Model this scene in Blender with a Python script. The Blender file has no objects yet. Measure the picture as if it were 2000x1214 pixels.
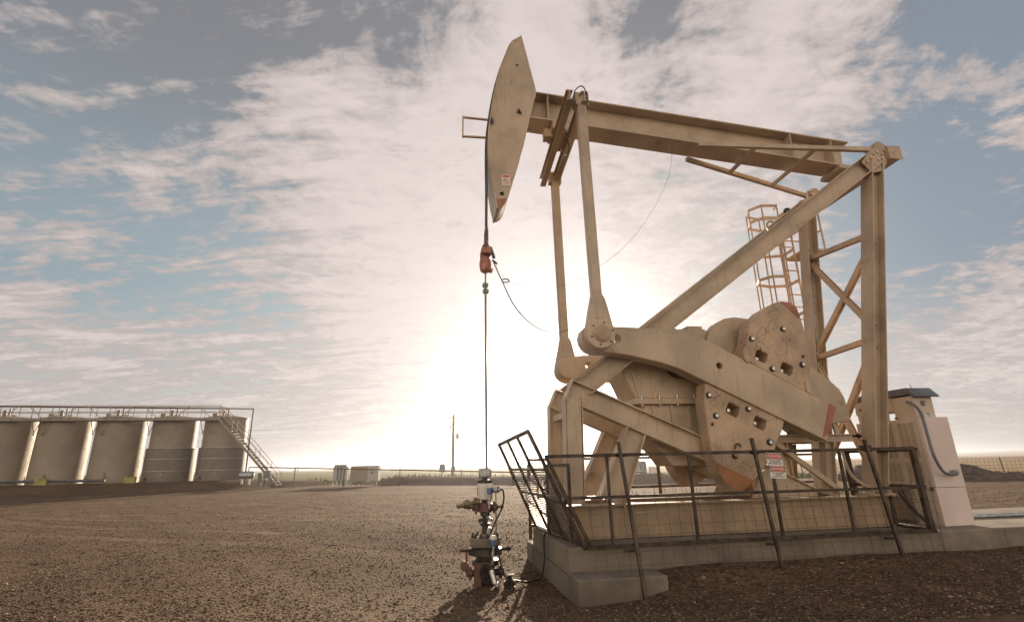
import bpy, bmesh, math, random
import numpy as np
from mathutils import Vector, Matrix
from mathutils.geometry import delaunay_2d_cdt
random.seed(7)
rng = np.random.default_rng(7)
scene = bpy.context.scene
col = scene.collection

# ------------------------------------------------------------------ camera
F, PITCH, ROLL, CAMH = 987.9, .29505, -.021895, 1.8
fw = Vector((0, math.cos(PITCH), math.sin(PITCH)))
up0 = Vector((0, -math.sin(PITCH), math.cos(PITCH)))
rt0 = Vector((1, 0, 0))
rt = rt0*math.cos(ROLL) + up0*math.sin(ROLL)
up = -rt0*math.sin(ROLL) + up0*math.cos(ROLL)
CAM = Vector((0, 0, CAMH))
cd = bpy.data.cameras.new('camera')
cam = bpy.data.objects.new('camera', cd); col.objects.link(cam)
cd.sensor_width = 36; cd.lens = 36*F/2000; cd.clip_start = .05; cd.clip_end = 40000
cam.matrix_world = Matrix(((rt.x, up.x, -fw.x, CAM.x), (rt.y, up.y, -fw.y, CAM.y), (rt.z, up.z, -fw.z, CAM.z), (0, 0, 0, 1)))
scene.camera = cam
def ray(u, v): return (fw + rt*(u-1000)/F - up*(v-607)/F).normalized()

# ------------------------------------------------------------------ sun, sky, exposure
SUN_EL, SUN_AZ = math.radians(11.9), math.radians(5.95)
sund = Vector((math.sin(SUN_AZ)*math.cos(SUN_EL), math.cos(SUN_AZ)*math.cos(SUN_EL), math.sin(SUN_EL)))
sl = bpy.data.lights.new('sun', 'SUN'); sl.energy = 5.0; sl.angle = math.radians(.5); sl.color = (1, .80, .58)
so = bpy.data.objects.new('sun', sl); col.objects.link(so)
so.rotation_euler = sund.to_track_quat('Z', 'Y').to_euler(); so.location = (0, 0, 50)
scene.view_settings.view_transform = 'Standard'; scene.view_settings.look = 'None'
scene.view_settings.exposure = EXPO = 0.95; STR = .066; scene.view_settings.gamma = 1

class NT:
    def __init__(s, nt): s.t = nt; s.n = nt.nodes; s.l = nt.links
    def node(s, ty, **kw):
        n = s.n.new(ty)
        for k, v in kw.items(): setattr(n, k, v)
        return n
    def put(s, sock, v):
        if isinstance(v, (int, float)): sock.default_value = v
        elif isinstance(v, (tuple, list)): sock.default_value = tuple(v) if len(v) == len(sock.default_value) else tuple(v)+(1,)
        else: s.l.new(v, sock)
    def m(s, op, a, b=0., c=None, clamp=False):
        n = s.node('ShaderNodeMath', operation=op, use_clamp=clamp); s.put(n.inputs[0], a); s.put(n.inputs[1], b)
        if c is not None: s.put(n.inputs[2], c)
        return n.outputs[0]
    def vm(s, op, a, b=None, out=0):
        n = s.node('ShaderNodeVectorMath', operation=op); s.put(n.inputs[0], a)
        if b is not None: s.put(n.inputs[1], b)
        return n.outputs[out]
    def noise(s, vec, scale, detail=4, rough=.55, dist=0., dim='3D'):
        n = s.node('ShaderNodeTexNoise', noise_dimensions=dim)
        if vec is not None: s.put(n.inputs['Vector'], vec)
        s.put(n.inputs['Scale'], scale); s.put(n.inputs['Detail'], detail); s.put(n.inputs['Roughness'], rough); s.put(n.inputs['Distortion'], dist)
        return n.outputs[0]
    def map(s, vec, loc=(0, 0, 0), rot=(0, 0, 0), sc=(1, 1, 1)):
        n = s.node('ShaderNodeMapping'); s.put(n.inputs[0], vec); n.inputs[1].default_value = loc; n.inputs[2].default_value = rot; n.inputs[3].default_value = sc
        return n.outputs[0]
    def rng(s, v, a, b, c=0., d=1., smooth=True):
        n = s.node('ShaderNodeMapRange'); n.interpolation_type = 'SMOOTHSTEP' if smooth else 'LINEAR'; n.clamp = True
        s.put(n.inputs[0], v); s.put(n.inputs[1], a); s.put(n.inputs[2], b); s.put(n.inputs[3], c); s.put(n.inputs[4], d)
        return n.outputs[0]
    def mix(s, f, a, b, bt='MIX'):
        n = s.node('ShaderNodeMix', data_type='RGBA', blend_type=bt); s.put(n.inputs[0], f); s.put(n.inputs[6], a); s.put(n.inputs[7], b)
        return n.outputs[2]

world = bpy.data.worlds.new('World'); scene.world = world; world.use_nodes = True
w = NT(world.node_tree); w.n.clear()
tc = w.node('ShaderNodeTexCoord').outputs['Generated']
D = w.vm('NORMALIZE', tc)
sky = w.node('ShaderNodeTexSky', sky_type='NISHITA'); sky.sun_disc = False
sky.sun_elevation = SUN_EL; sky.sun_rotation = SUN_AZ; sky.air_density = 1.; sky.dust_density = 1.6; sky.ozone_density = 1.5
sx = w.node('ShaderNodeSeparateXYZ'); w.l.new(D, sx.inputs[0])
zz = w.m('ADD', w.m('MAXIMUM', sx.outputs[2], 0), .13)
cx_ = w.node('ShaderNodeCombineXYZ'); w.put(cx_.inputs[0], w.m('DIVIDE', sx.outputs[0], zz)); w.put(cx_.inputs[1], w.m('DIVIDE', sx.outputs[1], zz))
P = cx_.outputs[0]
wn = w.node('ShaderNodeTexNoise'); w.put(wn.inputs[0], P); wn.inputs['Scale'].default_value = 1.1; wn.inputs['Detail'].default_value = 3
wv = w.vm('SUBTRACT', wn.outputs[1], (.5, .5, .5))
wsn = w.node('ShaderNodeVectorMath', operation='SCALE'); w.l.new(wv, wsn.inputs[0]); wsn.inputs[3].default_value = .32
PW = w.vm('ADD', P, wsn.outputs[0])
sunrot = w.map(PW, rot=(0, 0, SUN_AZ))
puff = w.noise(w.map(sunrot, sc=(1., 1.1, 1)), 2.6, 10, .60, .15)
fine = w.noise(w.map(sunrot, sc=(.95, 1.2, 1)), 17., 8, .66, .15)
lump = w.noise(w.map(sunrot, sc=(.95, 1.2, 1)), 8.0, 8, .6, .15)
cir = w.noise(w.map(PW, rot=(0, 0, math.radians(-22)), sc=(.9, 4.6, 1)), 1.7, 10, .64, .25)
# blobs: where the photograph's sky is thick (+) or open (-) with cloud
blobs = [(1060, 60, 130, .55), (1000, 200, 130, .40), (780, 290, 150, .35), (900, 400, 200, .35), (1150, 330, 200, .30), (700, 560, 170, .30),
         (850, 650, 230, .5), (1000, 560, 200, .4), (380, 190, 160, .42), (150, 190, 110, .3), (580, 175, 110, .35), (1450, 100, 110, .40), (1640, 120, 110, .35), (1400, 300, 170, .25),
         (1930, 250, 110, .55), (60, 590, 90, .35), (150, 700, 150, .30), (400, 700, 130, .25), (1900, 560, 100, .5), (1950, 720, 140, .45), (290, 385, 50, .3), (1320, 560, 120, .15), (1500, 540, 120, .15),
         (450, 40, 170, -.55), (760, 60, 110, -.55), (90, 60, 190, -.85), (1270, 50, 70, -.4), (1850, 60, 110, -.6), (60, 450, 120, -.28), (430, 380, 130, -.25), (560, 620, 60, -.3), (470, 590, 90, -.3), (250, 560, 90, -.3),
         (1830, 420, 150, -1.1), (1650, 700, 60, -.1), (1380, 560, 50, -.25), (620, 130, 60, .1), (1700, 260, 80, .1), (300, 800, 150, -.1), (1560, 30, 50, .15), (100, 900, 100, -.1)]
acc = None
for (u, v, r, a) in blobs:
    dr = ray(u, v); ang = math.acos(dr.dot(ray(u+(r if u < 1000 else -r), v)))
    k = math.log(.5)/math.log(math.cos(ang))
    t = w.m('MULTIPLY', w.m('POWER', w.m('MAXIMUM', w.vm('DOT_PRODUCT', D, tuple(dr), out=1), 0), k), a)
    acc = t if acc is None else w.m('ADD', acc, t)
cirw = w.rng(sx.outputs[0], .0, -.35, .35, 1.)      # streaky to the left, lumpy to the right
dens = w.m('ADD', w.m('MULTIPLY', w.m('SUBTRACT', puff, .5), 2.2), w.m('MULTIPLY', w.m('MULTIPLY', w.m('SUBTRACT', cir, .5), 3.0), cirw))
lumps = w.m('MULTIPLY', w.m('SUBTRACT', lump, .5), 2.0)
fines = w.m('MULTIPLY', w.m('SUBTRACT', fine, .5), 1.9)
dens = w.m('ADD', dens, w.m('MULTIPLY', w.m('ADD', lumps, fines), w.rng(cirw, 1., .35, .75, 1.)))
dens = w.m('ADD', dens, w.m('ADD', w.m('MULTIPLY', acc, .95), .56))
cmask = w.rng(dens, .24, .84)
thick = w.rng(dens, .6, 1.5)
# light in the air: forward scattering round the sun
sd = w.m('MAXIMUM', w.vm('DOT_PRODUCT', D, tuple(sund), out=1), 0)
# low sky opposite the sun: unseen warm glow added to fill the machine's shaded side
opp_fill = w.m('MULTIPLY', w.rng(w.vm('DOT_PRODUCT', D, (-sund.x, -sund.y, 0), out=1), .1, .75), w.rng(sx.outputs[2], .62, .12))
g1 = w.m('POWER', sd, 13); g2 = w.m('POWER', sd, 95); g3 = w.m('POWER', sd, 900)
K = 10.   # the Background strength is 0.1
ccol = w.mix(thick, tuple(c*K for c in (.42, .375, .36)), tuple(c*K for c in (.69, .60, .575)))
ccol = w.mix(w.m('MULTIPLY', w.rng(lump, .48, .70), .30), ccol, tuple(c*K for c in (.27, .25, .255)))
ng = w.mix(1., sky.outputs[0], (.70, .86, .84, 1), 'MULTIPLY')
ng = w.mix(.62, ng, tuple(c*K for c in (.285, .33, .35)))
# towards the zenith the photograph's sky turns to a muted violet grey
ng = w.mix(w.rng(sx.outputs[2], .34, .68, 0, .9), ng, tuple(c*K for c in (.175, .175, .19)))
ng = w.mix(w.rng(sx.outputs[0], .34, .66, 0, .7), ng, tuple(c*K for c in (.185, .225, .285)))
# low haze: pale band at the horizon
ng = w.mix(w.rng(sx.outputs[2], .30, 0.0, 0, .85), ng, tuple(c*K for c in (.55, .50, .46)))
skc = w.mix(cmask, ng, ccol)
def addg(a, g, c):
    n = w.node('ShaderNodeMix', data_type='RGBA', blend_type='ADD'); w.put(n.inputs[0], g); w.put(n.inputs[6], a); w.put(n.inputs[7], tuple(x*K for x in c)); n.clamp_factor = False
    return n.outputs[2]
skc = addg(skc, g1, (.24, .20, .19))
skc = addg(skc, g2, (1.1, .93, .86))
skc = addg(skc, g3, (6., 5., 4.4))
# bright cloud and haze roll off softly instead of burning out
cap = tuple(c/(STR*2**EXPO) for c in (.96, .83, .80))
sc_ = w.node('ShaderNodeSeparateColor'); w.put(sc_.inputs[0], skc); cc_ = w.node('ShaderNodeCombineColor')
for i in range(3):
    e_ = w.m('POWER', w.m('ADD', 1., w.m('POWER', w.m('DIVIDE', sc_.outputs[i], cap[i]), 3.)), .33333)
    w.put(cc_.inputs[i], w.m('DIVIDE', sc_.outputs[i], e_))
skc = addg(cc_.outputs[0], w.m('POWER', sd, 9000), (6., 5., 4.))
skc = addg(skc, opp_fill, (1.28, 1.0, .68))
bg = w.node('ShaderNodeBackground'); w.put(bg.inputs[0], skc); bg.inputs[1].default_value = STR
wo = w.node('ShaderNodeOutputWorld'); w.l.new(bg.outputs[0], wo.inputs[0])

# ------------------------------------------------------------------ frames: world, and the pumping unit's own (s along, t across, z up)
TH = .15181
O = Vector((-.5173, 8.9382, 0)); SV = Vector((math.cos(TH), math.sin(TH), 0)); TV = Vector((-math.sin(TH), math.cos(TH), 0))
def U(s, t, z): return O + SV*s + TV*t + Vector((0, 0, z))
def toU(x, y): d = Vector((x, y, 0)) - O; return d.dot(SV), d.dot(TV)
def sstep(x, a, b): x = np.clip((x-a)/(b-a), 0, 1); return x*x*(3-2*x)
def segd(x, y, a, b):
    ax, ay = a; bx, by = b; dx, dy = bx-ax, by-ay
    k = np.clip(((x-ax)*dx+(y-ay)*dy)/(dx*dx+dy*dy), 0, 1)
    return np.hypot(x-ax-k*dx, y-ay-k*dy)
def ground(x, y):
    x = np.asarray(x, float); y = np.asarray(y, float)
    h = .35*sstep(np.hypot(x-O.x, y-O.y), .8, 6.3)
    s = (x-O.x)*SV.x+(y-O.y)*SV.y; t = (x-O.x)*TV.x+(y-O.y)*TV.y
    wg = np.exp(-((np.minimum(t, -1.36)+1.36)/.42)**2)*sstep(s, 1.9, 2.4)*(t < 1.5)*(s < 30); h = h*(1-wg)+.385*wg
    d = segd(x, y, (-25.67, 46), (-64, 38.5)); h = h + .72*(1-sstep(d, 2.9, 5.6))
    d = np.minimum(segd(x, y, (-10.5, 48.2), (2, 41.6)), segd(x, y, (2, 41.6), (13, 39))); h = h + .62*(1-sstep(d, .5, 3.2))
    h = h + .5*(1-sstep(segd(x, y, (-20.5, 47.5), (-19, 50)), .3, 2.2))
    far = sstep(y, 60, 400)
    h = h + far*(-.6 + 1.2*np.sin(x*.004+1)*np.sin(y*.0031))
    h = h + sstep(np.hypot(x-6500, y-5200), 4800, 0)*95 if False else h
    r = np.hypot(x, y)
    h = h + sstep(r, 900, 4200)*sstep(np.arctan2(x, y), .42, .85)*(16+10*np.sin(x*.0011))
    h = h + .018*np.sin(x*1.7+y*.6)*np.sin(y*1.3-x*.4) + .01*np.sin(x*4.1)*np.sin(y*3.7+1)
    return h
def gz(x, y): return float(ground(x, y))

# ------------------------------------------------------------------ materials
MATS = {}
def mat(name, base, rough=.5, metal=0., var=.15, vscale=3., bump=0., bscale=30., spots=None, scratch=0., rust=None, spec=.5):
    m_ = bpy.data.materials.new(name); m_.use_nodes = True; n = NT(m_.node_tree); b = n.n['Principled BSDF']
    tcn = n.node('ShaderNodeTexCoord').outputs['Object']
    big = n.noise(tcn, vscale, 6, .6)
    dark = tuple(c*(1-var*2.2) for c in base); lite = tuple(min(1, c*(1+var)) for c in base)
    c = n.mix(n.rng(big, .3, .7), dark, lite)
    c = n.mix(n.m('MULTIPLY', n.rng(n.noise(tcn, vscale*9, 5, .7), .45, .75), var*.9), c, tuple(x*.55 for x in base))
    if rust:
        f = n.m('MULTIPLY', n.rng(n.noise(tcn, vscale*2.3, 8, .72), .58, .72), rust)
        # runs of dirt down the steel
        run = n.rng(n.noise(n.map(tcn, sc=(9, 9, .7)), 1.6, 6, .7), .54, .72)
        f = n.m('MAXIMUM', f, n.m('MULTIPLY', run, rust*.6))
        c = n.mix(f, c, (.13, .08, .045))
    if scratch:
        ch = None
        for rz in ((.0, .45, .0), (.0, -.75, .0), (.0, 1.25, .0)):
            q = n.rng(n.noise(n.map(n.map(tcn, rot=rz), sc=(2.2, 1, 40)), 1.5, 4, .55, .6), .625, .66)
            ch = q if ch is None else n.m('MAXIMUM', ch, q)
        pat = n.rng(n.noise(tcn, 1.6, 3, .5), .40, .62)
        c = n.mix(n.m('MULTIPLY', n.m('MULTIPLY', ch, pat), scratch), c, (.045, .035, .03))
        blot = n.rng(n.noise(tcn, 9., 5, .7, .6), .66, .70)
        c = n.mix(n.m('MULTIPLY', blot, scratch*.8), c, (.06, .05, .04))
    if name == 'concrete':
        so_ = n.node('ShaderNodeSeparateXYZ'); n.l.new(tcn, so_.inputs[0])
        fr_ = n.m('ABSOLUTE', n.m('SUBTRACT', n.m('FRACT', n.m('DIVIDE', n.m('ADD', so_.outputs[0], .3), 2.44)), .5))
        c = n.mix(n.m('MULTIPLY', n.rng(fr_, .004, .0015), .7), c, (.06, .05, .04))
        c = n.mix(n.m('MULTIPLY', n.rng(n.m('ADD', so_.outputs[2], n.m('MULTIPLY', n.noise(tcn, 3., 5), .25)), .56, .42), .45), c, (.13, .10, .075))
    n.put(b.inputs['Base Color'], c); b.inputs['Metallic'].default_value = metal
    n.put(b.inputs['Roughness'], n.rng(n.noise(tcn, vscale*4, 4, .6), .3, .7, max(.05, rough-.1), min(1, rough+.12)))
    b.inputs['Specular IOR Level'].default_value = spec
    if bump:
        bn = n.node('ShaderNodeBump'); bn.inputs['Strength'].default_value = bump; bn.inputs['Distance'].default_value = .01
        n.put(bn.inputs['Height'], n.noise(tcn, bscale, 5, .6)); n.l.new(bn.outputs[0], b.inputs['Normal'])
    MATS[name] = m_; return m_
PAINT = (.52, .405, .29)
mat('tan_paint', PAINT, .42, var=.12, vscale=1.3, rust=.62, bump=.08, bscale=60)
mat('scuffed_paint', (.52, .375, .255), .5, var=.12, vscale=2.5, scratch=1., rust=.3, bump=.15, bscale=50)
mat('cream_paint', (.62, .45, .30), .45, var=.10, vscale=1.6, rust=.55)
mat('red_paint', (.38, .14, .09), .5, var=.15, vscale=4, rust=.2)
mat('orange_paint', (.36, .16, .07), .5, var=.15, vscale=4)
mat('dark_steel', (.085, .062, .045), .5, var=.3, vscale=6, bump=.2, metal=.3, spec=.4)
mat('wire_steel', (.10, .09, .085), .45, var=.2, metal=.6)
mat('bolt_steel', (.55, .55, .55), .32, metal=.9, var=.2, vscale=30)
mat('galvanized', (.46, .47, .48), .38, metal=.7, var=.2, vscale=12)
mat('tan_paint_shaded', (.37, .265, .17), .5, var=.14, vscale=1.6, rust=.7)  # shaded copy of the tan paint: low-down dimness painted into its colour
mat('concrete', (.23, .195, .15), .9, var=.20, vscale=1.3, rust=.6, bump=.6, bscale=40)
mat('skirt_paint', (.20, .165, .13), .55, var=.08)
mat('tank_paint', (.34, .275, .21), .55, var=.10, vscale=.5, rust=.55)
mat('catwalk_steel', (.28, .235, .19), .5, var=.15, metal=.2)
mat('cabinet_white', (.72, .60, .56), .42, var=.04, vscale=1.2)
mat('cabinet_tan', (.60, .50, .40), .45, var=.06, vscale=1.2)
mat('louvre_shadow', (.16, .13, .11), .6)
mat('canopy_grey', (.16, .165, .18), .4, metal=.5)
mat('rubber', (.025, .023, .022), .5, var=.2)
mat('conduit_grey', (.17, .185, .19), .45)
mat('red_valve', (.15, .055, .04), .45, var=.2, rust=.5, vscale=9)
mat('greasy_steel', (.07, .055, .045), .4, metal=.5, var=.3, vscale=9, bump=.4, bscale=50)
mat('brass', (.30, .23, .14), .35, metal=.8, var=.2)
mat('white_plastic', (.75, .72, .68), .4, var=.05)
mat('blue_plastic', (.09, .15, .28), .35, var=.1)
mat('green_paint', (.12, .17, .09), .45, var=.2)
mat('carrier_orange', (.40, .14, .07), .5, var=.2, rust=.4, vscale=12)
mat('rope_wire', (.10, .085, .07), .6, var=.3, metal=.3)
mat('pole_wood', (.20, .15, .11), .85, var=.2, vscale=6)
mat('sign_white', (.78, .74, .70), .45, var=.03)
mat('sign_red', (.62, .05, .03), .45, var=.03)
mat('sign_black', (.03, .03, .03), .5, var=.03)
mat('siding', (.42, .41, .40), .7, var=.06)
mat('window_glass', (.10, .12, .13), .08, var=.0, metal=.0)
mat('yellow_paint', (.36, .32, .09), .5)
mat('dirt', (.11, .072, .048), .95, var=.3, vscale=3, bump=1., bscale=14)
mat('pipe_rust', (.16, .065, .04), .6, var=.2)

# ------------------------------------------------------------------ mesh builder
class MB:
    def __init__(s): s.v = []; s.f = []
    def add(s, vs, fs): o = len(s.v); s.v += [tuple(v) for v in vs]; s.f += [[i+o for i in f] for f in fs]; return s
    def box(s, a, b):
        x0, y0, z0 = a; x1, y1, z1 = b
        vs = [(x0, y0, z0), (x1, y0, z0), (x1, y1, z0), (x0, y1, z0), (x0, y0, z1), (x1, y0, z1), (x1, y1, z1), (x0, y1, z1)]
        return s.add(vs, [(3, 2, 1, 0), (4, 5, 6, 7), (0, 1, 5, 4), (1, 2, 6, 5), (2, 3, 7, 6), (3, 0, 4, 7)])
    def loft(s, rings, cap=True, closed=True):
        n = len(rings[0]); vs = [p for r in rings for p in r]; fs = []
        for i in range(len(rings)-1):
            for j in range(n if closed else n-1):
                k = (j+1) % n; fs.append((i*n+j, i*n+k, (i+1)*n+k, (i+1)*n+j))
        if cap: fs.append(tuple(range(n))[::-1]); fs.append(tuple((len(rings)-1)*n+j for j in range(n)))
        return s.add(vs, fs)
    def prism(s, poly, a, b, holes=(), axis='t'):
        """polygon in (s,z) (axis t), (x,y) (axis z) or (t,z) (axis s), extruded from a to b"""
        def pt(p, k): return (p[0], k, p[1]) if axis == 't' else ((p[0], p[1], k) if axis == 'z' else (k, p[0], p[1]))
        loops = [list(poly)]+[list(h) for h in holes]; flat = [p for l in loops for p in l]; n = len(flat)
        tris = [tuple(range(n))]
        if holes:
            ed = []; o = 0
            for l in loops: ed += [(o+j, o+(j+1) % len(l)) for j in range(len(l))]; o += len(l)
            vv, _, ff, _, _, _ = delaunay_2d_cdt([Vector(p) for p in flat], ed, [], 0, 1e-7)
            def inside(x, y):
                c = False
                for a_, b_ in ed:
                    (x1, y1), (x2, y2) = flat[a_], flat[b_]
                    if (y1 > y) != (y2 > y) and x < (x2-x1)*(y-y1)/(y2-y1)+x1: c = not c
                return c
            tris = [tuple(f) for f in ff if inside(sum(vv[i].x for i in f)/3, sum(vv[i].y for i in f)/3)]
        fs = [tuple(t) for t in tris]+[tuple(i+n for i in reversed(t)) for t in tris]; o = 0
        for l in loops:
            m = len(l)
            for j in range(m): k = (j+1) % m; fs.append((o+k, o+j, o+j+n, o+k+n))
            o += m
        return s.add([pt(p, a) for p in flat]+[pt(p, b) for p in flat], fs)
    def _fr(s, p, q, upv):
        p = Vector(p); q = Vector(q); d = (q-p).normalized(); u_ = Vector(upv) - d*Vector(upv).dot(d)
        if u_.length < 1e-4: u_ = Vector((1, 0, 0)) - d*d.x
        u_.normalize(); return p, q, d, u_, d.cross(u_)
    def bar(s, p, q, w_, h_, upv=(0, 0, 1)):
        p, q, d, u_, x = s._fr(p, q, upv)
        c = [(-w_/2, -h_/2), (w_/2, -h_/2), (w_/2, h_/2), (-w_/2, h_/2)]
        return s.loft([[e+x*a+u_*b for a, b in c] for e in (p, q)])
    def ibeam(s, p, q, w_, h_, tf=.02, tw=.015, upv=(0, 0, 1), h2=None):
        p, q, d, u_, x = s._fr(p, q, upv)
        def prof(h): H = h/2; W = w_/2; t = tw/2; return [(-W, -H), (W, -H), (W, -H+tf), (t, -H+tf), (t, H-tf), (W, H-tf), (W, H), (-W, H), (-W, H-tf), (-t, H-tf), (-t, -H+tf), (-W, -H+tf)]
        return s.loft([[e+x*a+u_*b for a, b in prof(hh)] for e, hh in ((p, h_), (q, h2 or h_))])
    def tube(s, pts, r, n=8, cap=True):
        pts = [Vector(p) for p in pts]; rings = []; rr = r if isinstance(r, (list, tuple)) else [r]*len(pts)
        ref = None
        for i, p in enumerate(pts):
            d = (pts[min(i+1, len(pts)-1)]-pts[max(i-1, 0)]).normalized()
            if ref is None: ref = d.orthogonal().normalized()
            ref = (ref-d*ref.dot(d)).normalized(); b = d.cross(ref)
            rings.append([p+(ref*math.cos(a)+b*math.sin(a))*rr[i] for a in (2*math.pi*k/n for k in range(n))])
        return s.loft(rings, cap)
    def cyl(s, p, q, r, n=20, r2=None): return s.tube([p, q], [r, r if r2 is None else r2], n)
    def lathe(s, c, prof, n=24, axis=(0, 0, 1)):
        ax = Vector(axis).normalized(); return s.tube([Vector(c)+ax*z for r, z in prof], [r for r, z in prof], n) if False else s._lathe(Vector(c), prof, n, ax)
    def _lathe(s, c, prof, n, ax):
        a1 = ax.orthogonal().normalized(); a2 = ax.cross(a1)
        return s.loft([[c+ax*z+(a1*math.cos(t)+a2*math.sin(t))*r for t in (2*math.pi*k/n for k in range(n))] for r, z in prof])
    def build(s, name, material, root, bevel=0., smooth=30, parent=None):
        """root is a Root; the mesh becomes a part of it (or of `parent`, a part of it)"""
        me = bpy.data.meshes.new(name); b = root.base
        me.from_pydata([(v[0]-b[0], v[1]-b[1], v[2]-b[2]) for v in s.v], [], s.f)
        bm = bmesh.new(); bm.from_mesh(me); bmesh.ops.recalc_face_normals(bm, faces=bm.faces); bm.to_mesh(me); bm.free()
        me.materials.append(MATS[material] if isinstance(material, str) else material)
        if smooth:
            me.polygons.foreach_set('use_smooth', [True]*len(me.polygons)); me.set_sharp_from_angle(angle=math.radians(smooth))
        if root.obj is None:
            o = bpy.data.objects.new(name, me); root.setobj(o)
        else:
            o = bpy.data.objects.new(name, me); o.parent = parent or root.obj
        col.objects.link(o)
        if bevel:
            mo = o.modifiers.new('bevel', 'BEVEL'); mo.width = bevel; mo.segments = 2; mo.limit_method = 'ANGLE'; mo.angle_limit = math.radians(40); mo.harden_normals = False
        return o
class Root:
    def __init__(s, name, label, cat, base, group=None, frame='U', kind=None, single=False):
        s.base = base; s.frame = frame; s.meta = (label, cat, group, kind); s.obj = None; s.name = name
        if not single:
            o = bpy.data.objects.new(name, None); o.empty_display_size = .2; s.setobj(o); col.objects.link(o)
    def setobj(s, o):
        s.obj = o; label, cat, group, kind = s.meta
        if label: o['label'] = label
        if cat: o['category'] = cat
        if group: o['group'] = group
        if kind: o['kind'] = kind
        if s.frame == 'U': o.location = U(*s.base); o.rotation_euler = (0, 0, TH)
        else: o.location = s.base
def copy_tree(o, parent=None):
    c = o.copy(); col.objects.link(c)
    if parent is not None: c.parent = parent
    for ch in list(o.children): copy_tree(ch, c)
    return c
def circ(cx, cz, r, n=16): return [(cx+r*math.cos(2*math.pi*k/n), cz+r*math.sin(2*math.pi*k/n)) for k in range(n)]
def rrect(cx, cz, w_, h_, ang, r=.03):
    out = []
    for sx_, sz_, a0 in ((1, 1, 0), (-1, 1, 90), (-1, -1, 180), (1, -1, 270)):
        for k in range(4):
            a = math.radians(a0+30*k); out.append((sx_*(w_/2-r)+r*math.cos(a), sz_*(h_/2-r)+r*math.sin(a)))
    ca, sa = math.cos(ang), math.sin(ang)
    return [(cx+x*ca-z*sa, cz+x*sa+z*ca) for x, z in out]
def smoothpts(pts, n=6):
    P_ = [Vector(p) for p in pts]; out = []
    for i in range(len(P_)-1):
        p0 = P_[max(i-1, 0)]; p1 = P_[i]; p2 = P_[i+1]; p3 = P_[min(i+2, len(P_)-1)]
        for k in range(n):
            t = k/n; out.append(.5*((2*p1)+(p2-p0)*t+(2*p0-5*p1+4*p2-p3)*t*t+(3*p1-p0-3*p2+p3)*t**3))
    out.append(P_[-1]); return out
# ------------------------------------------------------------------ the ground
def grid_mesh(name, xs, ys, zf):
    X, Y = np.meshgrid(xs, ys); Z = zf(X, Y); nx, ny = len(xs), len(ys)
    co = np.stack([X, Y, Z], -1).reshape(-1, 3).astype(np.float32)
    i = np.arange(nx*ny).reshape(ny, nx); q = np.stack([i[:-1, :-1], i[:-1, 1:], i[1:, 1:], i[1:, :-1]], -1).reshape(-1, 4)
    me = bpy.data.meshes.new(name); me.vertices.add(len(co)); me.vertices.foreach_set('co', co.ravel())
    me.loops.add(q.size); me.loops.foreach_set('vertex_index', q.ravel().astype(np.int32))
    me.polygons.add(len(q)); me.polygons.foreach_set('loop_start', (np.arange(len(q))*4).astype(np.int32))
    me.polygons.foreach_set('use_smooth', np.ones(len(q), bool)); me.update(); me.validate()
    return me
kk = 7.0
us = np.linspace(-1, 1, 640); xs = 12*np.sinh(kk*us)/np.sinh(1)*.72; xs = xs/xs.max()*9000
ys = xs + 9
me = grid_mesh('ground', xs, ys, ground)
go = bpy.data.objects.new('ground', me); col.objects.link(go); go['kind'] = 'structure'
gm = bpy.data.materials.new('ground'); gm.use_nodes = True; n = NT(gm.node_tree); b = n.n['Principled BSDF']
tcn = n.node('ShaderNodeTexCoord').outputs['Object']; sp = n.node('ShaderNodeSeparateXYZ'); n.l.new(tcn, sp.inputs[0])
px, py, pz = sp.outputs
vor = n.node('ShaderNodeTexVoronoi'); n.put(vor.inputs['Vector'], tcn); vor.inputs['Scale'].default_value = 22
vcol = n.node('ShaderNodeSeparateColor'); n.l.new(vor.outputs['Color'], vcol.inputs[0])
grav = n.mix(vcol.outputs[0], (.065, .041, .024), (.205, .134, .082))
grav = n.mix(n.m('MULTIPLY', n.rng(vcol.outputs[1], .8, 1.), .6), grav, (.24, .18, .13))
grav = n.mix(n.rng(n.noise(tcn, .35, 6, .6), .38, .68), n.mix(.35, grav, (.05, .03, .02)), grav)
grav = n.mix(n.m('MULTIPLY', n.rng(n.noise(n.map(tcn, rot=(0, 0, .4), sc=(.25, 1.3, 1)), .45, 5, .6, .4), .52, .70), .55), grav, (.20, .135, .085))
# wheel tracks curving across the yard, packed and paler, with a darker rim of thrown gravel
for c0, cv in ((17.5, .030), (25., .018), (12.8, .05)):
    for off in (-.85, .85):
        q = n.m('ABSOLUTE', n.m('SUBTRACT', n.m('ADD', n.m('ADD', py, n.m('MULTIPLY', n.m('MULTIPLY', px, px), -cv*.35)), n.m('MULTIPLY', n.noise(tcn, .22, 3), 1.6)), c0+off))
        tr = n.m('MULTIPLY', n.rng(q, .34, .10), n.rng(n.noise(tcn, 1.1, 4, .6), .38, .62, .15, .7))
        grav = n.mix(tr, grav, (.215, .15, .098))
        rim = n.m('MULTIPLY', n.m('MULTIPLY', n.rng(q, .55, .40), n.rng(q, .28, .38)), n.rng(n.noise(tcn, 1.7, 4, .6), .42, .6, 0, .6))
        grav = n.mix(rim, grav, (.045, .028, .018))
gn = n.noise(tcn, .02, 8, .6)
gra = n.mix(n.rng(gn, .35, .65), (.085, .088, .028), (.20, .165, .07))
gra = n.mix(n.rng(n.noise(n.map(tcn, sc=(.15, 1, 1)), .05, 6, .6), .4, .65), gra, (.11, .125, .04))
dry = n.mix(n.rng(n.noise(n.map(tcn, sc=(.3, 1, 1)), .012, 6, .6), .35, .65), (.22, .145, .075), (.32, .23, .13))
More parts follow.
